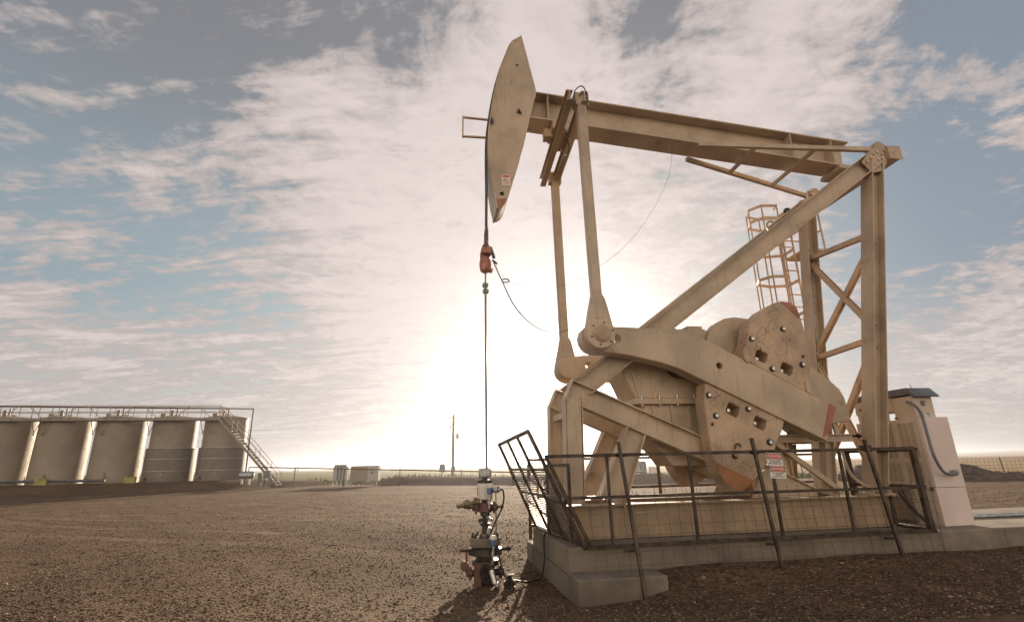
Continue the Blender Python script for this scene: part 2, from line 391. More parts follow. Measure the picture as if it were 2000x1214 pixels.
gra = n.mix(n.rng(n.m('SUBTRACT', px, n.m('MULTIPLY', py, .25)), 2., 26.), gra, dry)
# where the gravel pad ends and the grassland begins (a ragged line along the fence)
edge = n.m('ADD', n.m('ADD', py, n.m('MULTIPLY', px, .34)), n.m('MULTIPLY', n.m('SUBTRACT', n.noise(tcn, .5, 5, .6), .5), 2.4))
gf = n.rng(edge, 43.4, 44.2)
left = n.m('ADD', n.m('SUBTRACT', py, n.m('MULTIPLY', px, -.17)), n.m('MULTIPLY', n.noise(tcn, .5, 4), 1.5))
gf = n.m('MAXIMUM', n.m('MULTIPLY', gf, n.rng(px, -19.5, -18.)), n.rng(left, 47.5, 49.5))
right = n.m('MULTIPLY', n.rng(px, 14, 18), n.rng(py, 52, 36)) 
gf = n.m('MULTIPLY', gf, n.m('SUBTRACT', 1., n.m('MULTIPLY', n.rng(px, 13, 17), n.rng(py, 47, 45))))
n.put(b.inputs['Base Color'], n.mix(gf, grav, gra)); b.inputs['Roughness'].default_value = .95; b.inputs['Specular IOR Level'].default_value = .08
bn = n.node('ShaderNodeBump'); bn.inputs['Strength'].default_value = .9; bn.inputs['Distance'].default_value = .03
n.put(bn.inputs['Height'], n.m('ADD', n.m('MULTIPLY', n.m('SUBTRACT', 1., vor.outputs['Distance']), .5), n.m('MULTIPLY', n.noise(tcn, 22, 6, .7), .35)))
n.l.new(bn.outputs[0], b.inputs['Normal'])
me.materials.append(gm)

# loose stones lying on the gravel (nobody could count them): one object
def stones(N):
    ico = np.array([(0, 0, 1), (1, 0, 0), (0, 1, 0), (-1, 0, 0), (0, -1, 0), (0, 0, -1)], float)
    fc = np.array([(0, 1, 2), (0, 2, 3), (0, 3, 4), (0, 4, 1), (5, 2, 1), (5, 3, 2), (5, 4, 3), (5, 1, 4)])
    yy = 5.4 + 26*rng.random(N)**1.75; xx = (rng.random(N)*2-1)*yy*1.12
    s = (xx-O.x)*SV.x+(yy-O.y)*SV.y; t = (xx-O.x)*TV.x+(yy-O.y)*TV.y
    keep = ~((s > .85) & (s < 30) & (abs(t) < 1.5)) & ~((s > .9) & (s < 2.4) & (abs(t) < 2.0))
    xx, yy = xx[keep], yy[keep]; M = len(xx)
    z = ground(xx, yy); r = .0055+.011*rng.random(M)**2.5*1.6; r[rng.random(M) < .02] *= 1.8
    V = ico[None]*(1+.5*(rng.random((M, 6, 1))-.5)); V = V*np.stack([r, r*(.6+.5*rng.random(M)), r*(.28+.30*rng.random(M))], -1)[:, None]
    a = rng.random(M)*6.28; tl = (rng.random(M)-.5)*.9
    ca, sa = np.cos(a)[:, None], np.sin(a)[:, None]; ct, st = np.cos(tl)[:, None], np.sin(tl)[:, None]
    x, y, zz_ = V[..., 0], V[..., 1], V[..., 2]; x, zz_ = x*ct-zz_*st, x*st+zz_*ct; x, y = x*ca-y*sa, x*sa+y*ca
    V = np.stack([x+xx[:, None], y+yy[:, None], zz_+z[:, None]+r[:, None]*.18], -1).reshape(-1, 3).astype(np.float32)
    Fc = (fc[None]+6*np.arange(M)[:, None, None]).reshape(-1, 3).astype(np.int32)
    me = bpy.data.meshes.new('gravel'); me.vertices.add(len(V)); me.vertices.foreach_set('co', V.ravel())
    me.loops.add(Fc.size); me.loops.foreach_set('vertex_index', Fc.ravel()); me.polygons.add(len(Fc)); me.polygons.foreach_set('loop_start', (np.arange(len(Fc))*3).astype(np.int32)); me.update(); me.validate()
    o = bpy.data.objects.new('gravel', me); col.objects.link(o); o['kind'] = 'stuff'; o['label'] = 'loose reddish brown stones strewn over the well site'; o['category'] = 'gravel'
    m_ = bpy.data.materials.new('stone'); m_.use_nodes = True; q = NT(m_.node_tree); bb = q.n['Principled BSDF']
    g = q.node('ShaderNodeNewGeometry').outputs['Random Per Island']; cr = q.node('ShaderNodeValToRGB'); q.l.new(g, cr.inputs[0]); e = cr.color_ramp
    e.elements[0].color = (.05, .03, .02, 1); e.elements[1].color = (.42, .31, .22, 1); e.elements[1].position = 1
    for p_, c_ in ((.35, (.10, .06, .038, 1)), (.7, (.16, .105, .07, 1)), (.9, (.23, .165, .12, 1))): x_ = e.elements.new(p_); x_.color = c_
    q.l.new(cr.outputs[0], bb.inputs['Base Color']); bb.inputs['Roughness'].default_value = .85; bb.inputs['Specular IOR Level'].default_value = .2
    me.materials.append(m_)
stones(170000)

def tufts(N):
    u = rng.random(N); xx = -22+50*u; yy = 41.5+26*rng.random(N)**1.6 - .34*xx*0
    keep = (yy+.34*xx > 43.6) & (yy > 40) ; xx, yy = xx[keep], yy[keep]; M = len(xx)
    z = ground(xx, yy); h = .10+.28*rng.random(M)**2; a = rng.random(M)*6.28; wd = .02+.03*rng.random(M); ln = (rng.random((M, 2))-.5)*.25
    dx, dy = np.cos(a)*wd, np.sin(a)*wd
    V = np.stack([np.stack([xx-dx, yy-dy, z-.02], -1), np.stack([xx+dx, yy+dy, z-.02], -1), np.stack([xx+ln[:, 0], yy+ln[:, 1], z+h], -1)], 1).reshape(-1, 3)
    me = bpy.data.meshes.new('grass'); me.from_pydata(V.tolist(), [], np.arange(3*M).reshape(-1, 3).tolist())
    o = bpy.data.objects.new('grass', me); col.objects.link(o); o['kind'] = 'stuff'; o['label'] = 'dry green and straw coloured grass on the bank behind the pipe rail'; o['category'] = 'grass'
    m_ = bpy.data.materials.new('grass_blade'); m_.use_nodes = True; q = NT(m_.node_tree); bb = q.n['Principled BSDF']
    g = q.node('ShaderNodeNewGeometry').outputs['Random Per Island']
    q.put(bb.inputs['Base Color'], q.mix(g, (.07, .08, .022), (.24, .19, .08))); bb.inputs['Roughness'].default_value = .7
    me.materials.append(m_)
tufts(26000)

# low mesas on the horizon
for i, (x, y, L, h) in enumerate([(-830, 3600, 210, 20), (-360, 4000, 150, 17), (-1500, 4400, 600, 13), (150, 4600, 500, 16)]):
    ptsN = 26; v = []; f = []
    for k in range(ptsN):
        a = k/(ptsN-1); xx = x-L/2+L*a; e = min(1, a*7, (1-a)*7); hh = h*(e**.7)*(1+.10*math.sin(a*17+i))
        v += [(xx, y-30-20*math.sin(a*5), 0), (xx, y, hh), (xx, y+160, hh*.96), (xx, y+240, 0)]
    for k in range(ptsN-1):
        for j in range(3): f.append((k*4+j, k*4+j+4, k*4+j+5, k*4+j+1))
    mm = bpy.data.meshes.new('mesa'); mm.from_pydata(v, [], f); mm.materials.append(MATS['dirt']); oo = bpy.data.objects.new('mesa', mm); col.objects.link(oo); oo['kind'] = 'structure'

# ------------------------------------------------------------------ concrete
PZ = .67
mb = MB()
poly = [(1.04, -1.35), (16, -1.35), (16, 1.3), (1.04, 1.3)]
r_ = Root('concrete_pad', None, None, (0, 0, 0), kind='structure', single=True)
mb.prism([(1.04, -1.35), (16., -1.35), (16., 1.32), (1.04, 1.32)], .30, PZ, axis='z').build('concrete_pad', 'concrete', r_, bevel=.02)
r_ = Root('concrete_footing', None, None, (0, 0, 0), kind='structure', single=True)
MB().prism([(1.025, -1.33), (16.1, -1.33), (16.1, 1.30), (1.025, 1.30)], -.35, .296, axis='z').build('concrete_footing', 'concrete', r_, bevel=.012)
for sgn, lab in ((-1, 'low concrete block against the near side of the pad below the fence'), (1, 'low concrete block jutting from the far corner of the pad')):
    c = (1.65, sgn*1.62, -.2); r_ = Root('concrete_block', lab, 'concrete block', c, single=True)
    a, b2 = sorted((sgn*1.354, sgn*1.85))
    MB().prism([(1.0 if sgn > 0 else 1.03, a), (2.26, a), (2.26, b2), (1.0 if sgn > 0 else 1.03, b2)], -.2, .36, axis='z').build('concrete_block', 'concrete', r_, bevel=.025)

# ------------------------------------------------------------------ the pumping unit
pj = Root('oil_pumpjack', 'large tan oil pumpjack standing on the concrete pad behind the black fence', 'pumpjack', (4.0, 0, PZ))
# horsehead
arc = [(.555, 10.44), (.49, 10.28), (.36, 9.86), (.24, 9.38), (.145, 8.82), (.085, 8.30), (.07, 7.80), (.105, 7.25), (.17, 6.76), (.20, 6.62), (.218, 6.49)]
arc = [(v[0], v[1]) for v in [tuple(p)[:2] for p in smoothpts([(a, b2, 0) for a, b2 in arc], 4)]]
back = [(.27, 6.495), (.32, 6.52), (.37, 6.565), (.405, 6.63), (.43, 6.70), (.78, 7.89), (1.01, 8.92), (1.09, 9.19), (1.08, 9.34), (.825, 10.67), (.81, 10.70), (.665, 10.575), (.655, 10.585), (.60, 10.52)]
holes = [circ(.70, 9.89, .035), circ(.33, 6.81, .045)]
mb = MB(); mb.prism(arc+back, -.30, -.275, holes); mb.prism(arc+back, .275, .30, holes)
hd = mb.build('horsehead', 'tan_paint', pj)
w1 = MB().loft([[(a+k*.03+.0, t, z) for k, t in ((0, -.315), (0, .315), (1, .315), (1, -.315))] for a, z in arc]).build('curved_face', 'tan_paint', pj, parent=hd)
MB().loft([[(a+.025*k, t, z) for k, t in ((0, -.272), (0, .272), (1, .272), (1, -.272))] for a, z in [(.255, 6.51), (.33, 6.56), (.39, 6.68), (.745, 7.89), (.975, 8.92), (1.04, 9.20), (1.03, 9.34), (.765, 10.60)]]).build('back_plate', 'tan_paint', pj, parent=hd)
MB().prism([(.20, 6.685), (.222, 6.495), (.27, 6.50), (.32, 6.524), (.368, 6.568), (.402, 6.632), (.426, 6.72)], -.306, -.302).build('painted_tip', 'orange_paint', pj, parent=hd)
g = MB()
for p, q in (((.14, -.05, 8.66), (-.42, -.05, 8.68)), ((-.42, -.05, 8.70), (-.42, -.05, 8.20)), ((-.42, -.05, 8.22), (.10, -.05, 8.23))): g.bar(p, q, .045, .03)
g.build('wireline_guard', 'cream_paint', pj, parent=hd)
MB().cyl((.70, -.30, 8.72), (.70, -.36, 8.72), .03, 10).bar((.69, -.33, 8.76), (.75, -.33, 8.66), .03, .03).build('lifting_pin', 'greasy_steel', pj, parent=hd)
MB().cyl((.15, -.30, 8.42), (.15, -.36, 8.42), .035, 10).box((.13, -.35, 8.36), (.165, -.31, 8.50)).build('lifting_pin', 'greasy_steel', pj, parent=hd)
st = MB().box((.33, -.307, 7.0), (.50, -.302, 7.23)).build('warning_sticker', 'sign_white', pj, parent=hd)
MB().box((.345, -.311, 7.175), (.485, -.3075, 7.215)).build('sticker_header', 'sign_red', pj, parent=hd)
ring = [(.415+.06*math.cos(a), -.309, 7.085+.06*math.sin(a)) for a in np.linspace(0, 6.28, 25)]
MB().tube(ring, .005, 4).bar((.372, -.309, 7.128), (.458, -.309, 7.042), .006, .010).build('sticker_symbol', 'sign_red', pj, parent=hd)
MB().box((.39, -.3105, 7.09), (.41, -.3075, 7.12)).box((.42, -.3105, 7.055), (.445, -.3075, 7.075)).bar((.405, -.309, 7.1), (.43, -.309, 7.06), .003, .012).build('sticker_figure', 'sign_black', pj, parent=hd)

# walking beam: an I-beam, deeper flange below, from the horsehead to the rear bearing
A0 = Vector((.98, 0, 8.985)); A1 = Vector((8.28, 0, 8.345))
bmd = MB().ibeam(A0, A1, .50, .66, .03, .02).build('walking_beam', 'tan_paint', pj)
dv = (A1-A0).normalized()
for s_ in (1.35, 6.9, 7.9):
    c = A0+dv*(s_-.98); MB().box((c.x-.012, -.235, c.z-.30), (c.x+.012, .235, c.z+.30)).build('stiffener', 'tan_paint', pj, parent=bmd)
g = MB(); g.box((7.9, -.30, 7.93), (8.55, .30, 8.02)); g.build('rear_bearing_plate', 'tan_paint', pj, parent=bmd)
# stabilising truss: two arms from the crosshead ends converge under the beam
for sg in (-1, 1):
    MB().bar((8.25, sg*1.0, 7.93), (4.6, sg*.27, 8.28), .08, .09).build('stabiliser_arm', 'tan_paint', pj)
g = MB()
for s_, e in ((5.75, .50), (6.95, .74)): 
    zc = 7.93+(8.25-s_)*.096-.03; MB().bar((s_, -e, zc), (s_, e, zc), .07, .06).build('stabiliser_tie', 'tan_paint', pj)

# crosshead across the top of the rear legs
ch_ = MB().bar((8.42, -1.12, 7.80), (8.42, 1.12, 7.80), .26, .26).build('crosshead', 'tan_paint', pj, bevel=.008)
g = MB().bar((8.42, -1.135, 7.80), (8.42, -1.122, 7.80), .30, .30)
g.build('end_plate', 'scuffed_paint', pj, parent=ch_)
for sg in (-1, 1):
    g = MB().cyl((8.18, sg*.82, 7.97), (8.18, sg*1.05, 7.97), .13, 18).box((8.05, min(sg*.85, sg*1.03), 7.80), (8.32, max(sg*.85, sg*1.03), 7.97))
    g.build('pivot_bearing', 'scuffed_paint', pj, parent=ch_)
    MB().cyl((8.3, sg*.90, 7.98), (8.3, sg*1.0, 7.98), .11, 14).build('bearing_cap', 'greasy_steel', pj, parent=ch_)
    # gusset plate with bolts
    gp = MB().prism([(7.62, 7.55), (7.95, 7.90), (8.16, 7.90), (8.22, 7.60), (8.10, 7.38), (7.80, 7.30)], sg*1.075, sg*1.09).build('gusset_plate', 'scuffed_paint', pj)
    g = MB()
    for a, c in ((7.75, 7.55), (7.85, 7.65), (7.95, 7.75), (7.95, 7.48), (8.08, 7.52), (8.12, 7.66), (7.86, 7.42), (8.02, 7.63), (8.14, 7.76), (8.03, 7.80)):
        MB().cyl((a, sg*1.09, c), (a, sg*1.115, c), .022, 6).build('bolt', 'bolt_steel', pj, parent=gp)
    # rear leg, from the skid up to the crosshead
    B0 = (6.75, sg*.60, 1.20); B1 = (7.98, sg*.98, 7.62)
    lg = MB().ibeam(B0, B1, .30, .26, .02, .02, upv=(1, 0, 0)).build('rear_leg', 'tan_paint', pj)
    bp = MB().box((6.52, min(sg*.42, sg*.80), 1.17), (6.98, max(sg*.42, sg*.80), 1.20))
    for da in (-.17, .17):
        for db in (-.13, .13): bp.cyl((6.75+da, sg*.61+db, 1.20), (6.75+da, sg*.61+db, 1.26), .02, 6)
    bp.build('base_plate', 'tan_paint', pj, parent=lg)
    # front diagonal leg
    C0 = (1.62, sg*.60, 3.03); C1 = (7.98, sg*1.0, 7.68)
    dg = MB().ibeam(C0, C1, .26, .34, .02, .018).build('diagonal_leg', 'tan_paint', pj)
    for k in ((.635, .785) if sg < 0 else ()):
        c = Vector(C0).lerp(Vector(C1), k); dd = (Vector(C1)-Vector(C0)).normalized(); nn = Vector((-dd.z, 0, dd.x))
        MB().tube([c+nn*.15+Vector((0, .04, 0))+dd*.11*math.cos(a)*-1+nn*.14*math.sin(a) for a in np.linspace(0, math.pi, 9)], .022, 8).build('lifting_eye', 'tan_paint', pj, parent=dg)
# bracing between the rear legs
g = MB()
def legpt(sg, z): k = (z-1.2)/(7.62-1.2); return Vector((6.75+1.23*k, sg*(.60+.38*k), z))
br = [((-1, 6.05), (1, 6.25)), ((-1, 3.93), (1, 3.86)), ((-1, 5.85), (1, 3.95)), ((1, 6.15), (-1, 4.15)), ((-1, 3.8), (1, 1.5)), ((1, 3.75), (-1, 1.5))]
for (a, za), (b2, zb) in br:
    MB().ibeam(legpt(a, za), legpt(b2, zb), .10, .10, .012, .012, upv=(1, 0, 0)).build('cross_brace', 'cream_paint', pj)

# equaliser bar slung under the beam, with the two pitman rods
eq = MB()
for ds in (-.19, .10):
    eq.ibeam((1.70+ds, -1.30, 8.40), (1.70+ds, 1.30, 8.10), .13, .24, .018, .02)
eqo = eq.build('equalizer', 'tan_paint', pj)
for sg, z in ((-1, 8.40), (1, 8.10)):
    MB().box((1.62, sg*1.13-.09, z-.14), (1.90, sg*1.13+.09, z+.14)).build('end_block', 'tan_paint', pj, parent=eqo, bevel=.01)
    g = MB()
    for a, c in ((1.72, .06), (1.80, .09), (1.83, -.01)): MB().cyl((a, sg*1.13-.09, z+c), (a, sg*1.13-.115, z+c), .018, 6).build('bolt', 'greasy_steel', pj, parent=eqo)
g = MB(); g.cyl((1.62, -.30, 8.42), (1.62, .30, 8.38), .13, 18); g.box((1.42, -.28, 8.42), (1.86, .28, 8.60)); g.box((1.28, -.1, 8.33), (1.45, .1, 8.52))
g.build('centre_bearing', 'scuffed_paint', pj, parent=eqo)
MB().tube(smoothpts([(1.60, -.5, 8.25), (1.66, -.45, 8.0), (1.72, -.3, 7.88), (1.66, -.1, 7.92), (1.6, 0, 8.1)]), .012, 6).build('grease_line', 'rubber', pj, parent=eqo)
MB().tube(smoothpts([(1.64, -1.24, 8.2), (1.60, -1.26, 8.45), (1.70, -1.26, 8.62), (1.80, -1.26, 8.62), (1.86, -1.26, 8.4), (1.85, -1.24, 8.25)]), .011, 6).build('grease_line', 'rubber', pj, parent=eqo)
PIN = (1.80, 3.82)
for sg, zt, pz_ in ((-1, 8.42, PIN[1]), (1, 8.10, 3.62)):
    top = Vector((1.76, sg*1.13, zt-.12)); bot = Vector((PIN[0]-.01, sg*1.13, pz_+.25))
    pt = MB().bar(top, bot, .17, .17, upv=(1, 0, 0)).build('pitman_rod', 'tan_paint', pj, bevel=.02)
    g = MB().prism([(1.68, pz_+.60), (1.70, pz_+.68), (1.88, pz_+.68), (1.92, pz_+.60), (2.03, pz_+.1)]+[(PIN[0]+.25*math.cos(a), pz_+.25*math.sin(a)) for a in np.linspace(.2, -math.pi-.2, 14)]+[(1.57, pz_+.12)], sg*1.04, sg*1.21)
    bh = g.build('pitman_bearing', 'tan_paint', pj, bevel=.015)
    g = MB()._lathe(Vector((PIN[0]+.02, sg*1.21, pz_)), [(.15, 0), (.145, .02), (.12, .025), (.115, .04), (.06, .045)], 24, Vector((0, sg, 0))); g.build('bearing_cap', 'scuffed_paint', pj, parent=bh)
    g = MB()
    for k in range(6): a = k*math.pi/3+.3; MB().cyl((PIN[0]+.02+.19*math.cos(a), sg*1.21, pz_+.19*math.sin(a)), (PIN[0]+.02+.19*math.cos(a), sg*1.225, pz_+.19*math.sin(a)), .016, 6).build('bolt', 'greasy_steel', pj, parent=bh)

# cranks and counterweights
crank = [(1.60, 3.98), (2.07, 4.0), (3.35, 3.965), (3.69, 3.82), (5.97, 2.64), (5.69, 2.07), (3.19, 3.29), (2.90, 3.385), (2.33, 3.51), (2.00, 3.55)]+[(1.80+.27*math.cos(a), 3.82+.27*math.sin(a)) for a in np.linspace(-1.9, -3.6, 6)]
cwl = [(3.66, 3.06), (3.60, 2.80), (3.59, 2.30), (3.61, 1.90), (3.66, 1.66), (3.78, 1.45), (3.93, 1.34), (4.06, 1.34), (4.30, 1.49), (4.52, 1.69), (4.71, 1.90), (4.83, 2.12), (4.92, 2.25), (5.02, 2.44), (4.2, 2.82)]
cwu = [(4.55, 3.80), (4.64, 4.10), (4.93, 4.37), (5.19, 4.51), (5.36, 4.55), (5.50, 4.53), (5.62, 4.44), (5.67, 4.30), (5.70, 4.03), (5.73, 3.55), (5.70, 3.38), (5.62, 3.20), (5.56, 2.86), (4.44, 3.46), (4.44, 3.6)]
for sg in (-1, 1):
    dz = 0 if sg < 0 else -.16
    t1, t0 = sg*1.0, sg*.70
    sh = lambda pl: [(a, c + dz*max(0, (3.6-a)/1.8) if sg > 0 else c) for a, c in pl]
    MB().prism(sh(crank), t1, t0, [circ(2.15, 3.79+dz*.8, .07), circ(3.93, 3.34, .055)]).build('crank_arm', 'tan_paint', pj, bevel=.012)
    MB().prism([(5.74, 2.19), (5.985, 2.635), (5.86, 2.70), (5.605, 2.12)], sg*1.0, sg*1.004).build('crank_stripe', 'red_paint', pj)
    for poly, wins, bl, tip in ((cwl, [(4.09, 2.60), (4.545, 2.38)], [(3.76, 2.51), (4.36, 2.62), (4.65, 2.07), (4.0, 1.87), (3.68, 2.85), (4.07, 2.61), (4.52, 2.39)], [(3.64, 1.78), (3.66, 1.67), (3.78, 1.455), (3.93, 1.335), (4.06, 1.335), (4.28, 1.47)]),
                                 (cwu, [(4.775, 3.52), (5.22, 3.30)], [(4.63, 3.83), (5.27, 4.02), (5.52, 3.38), (4.93, 3.30), (4.75, 3.50), (5.19, 3.29)], [(5.30, 4.545), (5.50, 4.53), (5.625, 4.43), (5.66, 4.25)])):
        hl = [rrect(a, c, .22, .185, -.48, .04) for a, c in wins]+([circ(3.69, 2.37, .025, 10)] if poly is cwl else [circ(5.58, 3.52, .03, 10)])
        cw = MB().prism(poly, sg*.955, sg*.62, hl).build('counterweight', 'scuffed_paint', pj, bevel=.02)
        MB().prism([(a*.985+.015*4.6, c*.985+.015*3) for a, c in poly], sg*.70, sg*.68).build('back_web', 'scuffed_paint', pj, parent=cw)
        MB().prism(tip+([] if poly is cwl else [(tip[-1][0]-.03, tip[-1][1]-.02), (tip[0][0]+.12, tip[0][1]-.09)]), sg*.957, sg*.9625).build('painted_tip', 'orange_paint' if poly is cwl else 'red_paint', pj, parent=cw)
        for q, (a, c) in enumerate(bl):
            inner = min(math.hypot(a-x_, c-z_) for x_, z_ in wins) < .06
            t_ = sg*(.80 if inner else .957)
            bz = MB().cyl((a, t_-sg*.03, c), (a, t_+sg*.045, c), .030, 6)
            bz.build('bolt', 'bolt_steel', pj, parent=cw)
            if not inner: MB()._lathe(Vector((a, t_, c)), [(.052, 0), (.052, .012), (.036, .014)], 16, Vector((0, sg, 0))).build('bolt_washer', 'greasy_steel', pj, parent=cw)
    MB().prism([(5.50, 2.90), (5.57, 2.86), (5.56, 3.12), (5.50, 3.08)], sg*.99, sg*.93).build('weight_clamp', 'tan_paint', pj)
    MB().cyl((4.46, sg*.955, 3.47), (4.46, sg*1.03, 3.47), .07, 16).build('clamp_boss', 'scuffed_paint', pj)
MB().cyl((3.45, -.98, 3.42), (3.45, .98, 3.42), .20, 24).build('crank_shaft', 'greasy_steel', pj)
MB().tube([(4.06+.05*math.cos(a), -.99, 2.0+.055*math.sin(a)) for a in np.linspace(0, math.pi, 8)]+[(4.01, -.97, 1.98)], .012, 6).build('lifting_eye', 'greasy_steel', pj)

# belt guard over the big sheave, sweeping down to the motor
gd = [(4.03, 3.80), (4.06, 3.95), (4.14, 4.10), (4.30, 4.25), (4.48, 4.34), (4.70, 4.37), (4.96, 4.34), (5.2, 4.20), (6.08, 3.44), (6.42, 3.16), (6.56, 3.02), (6.63, 2.86), (6.67, 2.43), (6.18, 2.38), (5.0, 2.75), (4.3, 3.1), (4.08, 3.5)]
bg_ = MB().prism(gd, -.50, -.24).build('belt_guard', 'tan_paint', pj, bevel=.02)
MB().bar((6.36, -.45, 2.18), (6.33, -.45, 2.42), .05, .06).bar((6.52, -.3, 2.18), (6.5, -.3, 2.42), .05, .06).build('guard_bracket', 'tan_paint', pj, parent=bg_)
# gear reducer
up_h = [(2.40, 3.36), (2.46, 3.46), (2.66, 3.60), (2.84, 3.90), (2.84, 4.12), (4.10, 4.16), (4.32, 3.6), (4.32, 2.855), (2.62, 2.855)]
gr = MB().prism(up_h, -.40, .40).build('gear_reducer', 'tan_paint', pj, bevel=.025)
MB().prism([(2.76, 2.77), (2.82, 2.22), (3.2, 1.72), (4.4, 1.72), (4.4, 2.77)], -.36, .36).build('lower_housing', 'tan_paint', pj, parent=gr, bevel=.02)
MB().box((2.56, -.47, 2.765), (4.45, .47, 2.857)).box((2.56, -.475, 2.805), (4.452, .475, 2.815)).build('housing_flange', 'tan_paint', pj, parent=gr, bevel=.008)
g = MB()
for a in (2.72, 3.05, 3.38, 3.70, 4.0): 
    MB().cyl((a, -.43, 2.855), (a, -.43, 2.905), .022, 8).cyl((a, -.43, 2.90), (a, -.43, 2.93), .012, 8).build('flange_bolt', 'bolt_steel', pj, parent=gr)
    MB().cyl((a, -.43, 2.765), (a, -.43, 2.735), .022, 8).build('flange_nut', 'bolt_steel', pj, parent=gr)
for a, c in ((2.93, 2.42), (3.27, 2.30), (3.60, 2.36)):
    MB().prism([(a-.018, 2.76), (a+.018, 2.76), (a+.012, c), (a-.012, c)], -.40, -.355).build('rib', 'tan_paint', pj, parent=gr)
for p, q in (((2.95, 2.87), (3.16, 3.38)), ((2.70, 2.87), (2.58, 3.42))):
    MB().bar((p[0], -.405, p[1]), (q[0], -.405, q[1]), .03, .05).build('rib', 'tan_paint', pj, parent=gr)
MB().bar((2.40, 0, 3.40), (2.66, 0, 3.60), .86, .03).build('top_lip', 'tan_paint', pj, parent=gr)
MB().box((3.05, -.36, 4.14), (3.55, .36, 4.17)).box((3.78, -.34, 4.15), (4.08, .34, 4.22)).cyl((3.38, -.3, 4.16), (3.38, -.3, 4.22), .04, 10).build('inspection_cover', 'tan_paint', pj, parent=gr, bevel=.008)

# front posts, inclined beams and columns carrying the reducer
for sg in (-1, 1):
    sd_ = 'I'
    fp = MB().ibeam((1.365, sg*.60, 1.18), (1.42, sg*.60, 2.86), .22, .30, .02, .014, upv=(1, 0, 0)).build('front_post', 'tan_paint', pj)
    MB().bar((1.36, sg*.715, 1.19), (1.415, sg*.715, 2.82), .012, .24, upv=(1, 0, 0)).build('web_plate', 'tan_paint', pj, parent=fp)
    ib = MB().ibeam((1.36, sg*.60, 2.98), (4.45, sg*.60, 1.64), .22, .36, .02, .016).build('inclined_beam', 'tan_paint', pj)
    MB().bar((1.36, sg*.6, 2.98), (1.345, sg*.6, 2.987), .24, .40).build('end_plate', 'tan_paint', pj, parent=ib)
    MB().bar((2.66, sg*.70, 2.56), (2.45, sg*.70, 2.36), .015, .03, upv=(0, 1, 0)).build('stiffener', 'tan_paint', pj, parent=ib)
    MB().ibeam((1.96, sg*.60, 1.20), (2.46, sg*.60, 2.30), .22, .44, .022, .016, upv=(1, 0, -.4), h2=.34).build('support_column', 'tan_paint', pj)
MB().bar((1.36, -.5, 2.6), (1.36, .5, 2.6), .08, .10).build('spreader', 'tan_paint', pj)
MB().bar((2.10, -.5, 1.6), (2.10, .5, 1.6), .08, .10).build('spreader', 'tan_paint', pj)
# skid
for sg in (-1, 1):
    MB().ibeam((1.22, sg*.60, .925), (7.05, sg*.60, .925), .24, .49, .022, .016).build('skid_beam', 'tan_paint_shaded', pj)
g = MB()
for a in (1.3, 2.6, 3.9, 5.2, 6.7): MB().box((a, -.48, .72), (a+.08, .48, 1.12)).build('skid_crossmember', 'tan_paint', pj)
for sg in (-1, 1):
    MB().prism([(4.40, 1.19), (4.62, 1.56), (4.82, 1.68), (5.10, 1.52), (5.62, 1.28), (5.62, 1.19)], sg*.62, sg*.60).build('gusset_plate', 'tan_paint', pj)
    MB().bar((4.80, sg*.60, 1.685), (5.65, sg*.60, 1.27), .16, .02).build('gusset_flange', 'tan_paint', pj)
    MB().bar((4.98, sg*.60, 2.08), (6.10, sg*.60, 1.24), .08, .08).build('platform_brace', 'tan_paint', pj)
    MB().ibeam((5.95, sg*.50, 1.19), (6.08, sg*.50, 2.08), .16, .18, .015, .012, upv=(1, 0, 0)).build('platform_post', 'tan_paint', pj)
    MB().ibeam((5.20, sg*.50, 1.19), (5.16, sg*.50, 2.08), .16, .18, .015, .012, upv=(1, 0, 0)).build('platform_post', 'cream_paint', pj)
pf = MB().ibeam((4.9, -.52, 2.14), (6.60, -.52, 2.14), .12, .13, .015, .012).ibeam((4.9, .52, 2.14), (6.60, .52, 2.14), .12, .13, .015, .012).build('motor_platform', 'tan_paint', pj)
MB().box((5.2, -.46, 2.165), (6.55, .46, 2.20)).build('deck_plate', 'tan_paint', pj, parent=pf)
MB().cyl((6.6, -.52, 2.17), (6.78, -.52, 2.17), .022, 8).cyl((6.70, -.52, 2.17), (6.74, -.52, 2.17), .04, 6).build('adjusting_screw', 'greasy_steel', pj, parent=pf)
mt = MB().cyl((6.1, -.18, 2.50), (6.1, .40, 2.50), .24, 24).cyl((6.1, .40, 2.50), (6.1, .46, 2.50), .18, 24).box((5.95, -.1, 2.20), (6.25, .35, 2.30)).build('motor', 'conduit_grey', pj)
MB().cyl((6.1, -.46, 2.5), (6.1, -.18, 2.5), .04, 12).build('motor_shaft', 'greasy_steel', pj, parent=mt)
MB().tube(smoothpts([(6.25, -.62, 1.9), (6.3, -.62, 1.6), (6.45, -.62, 1.40), (6.75, -.75, 1.2)]), .025, 8).build('drain_pipe', 'tan_paint', pj)

# ladder with its safety cage on the far rear leg
LT = 1.35
ld = MB().bar((7.28, LT, 1.0), (7.38, LT, 7.45), .045, .02).bar((7.66, LT, 1.0), (7.74, LT, 7.45), .045, .02).build('ladder', 'cream_paint', pj)
g = MB(); z = 1.25
while z < 7.4:
    k = (z-1)/6.45; g.cyl((7.28+.1*k, LT, z), (7.66+.08*k, LT, z), .014, 6); z += .305
g.build('ladder_rung', 'cream_paint', pj, parent=ld)
def hoop(z, wd=.36): 
    k = (z-1)/6.45; a = Vector((7.28+.1*k, LT, z)); b_ = Vector((7.66+.08*k, LT, z)); c = (a+b_)/2+Vector((-.42, .10, 0))
    return [a+Vector((.0, 0, 0)), c+Vector((.18, -.30, 0)), c+Vector((-.20, -.26, 0)), c+Vector((-.36, .02, 0)), c+Vector((-.22, .34, 0)), c+Vector((.20, .44, 0)), b_+Vector((.02, .42, 0)), b_]
cg = MB()
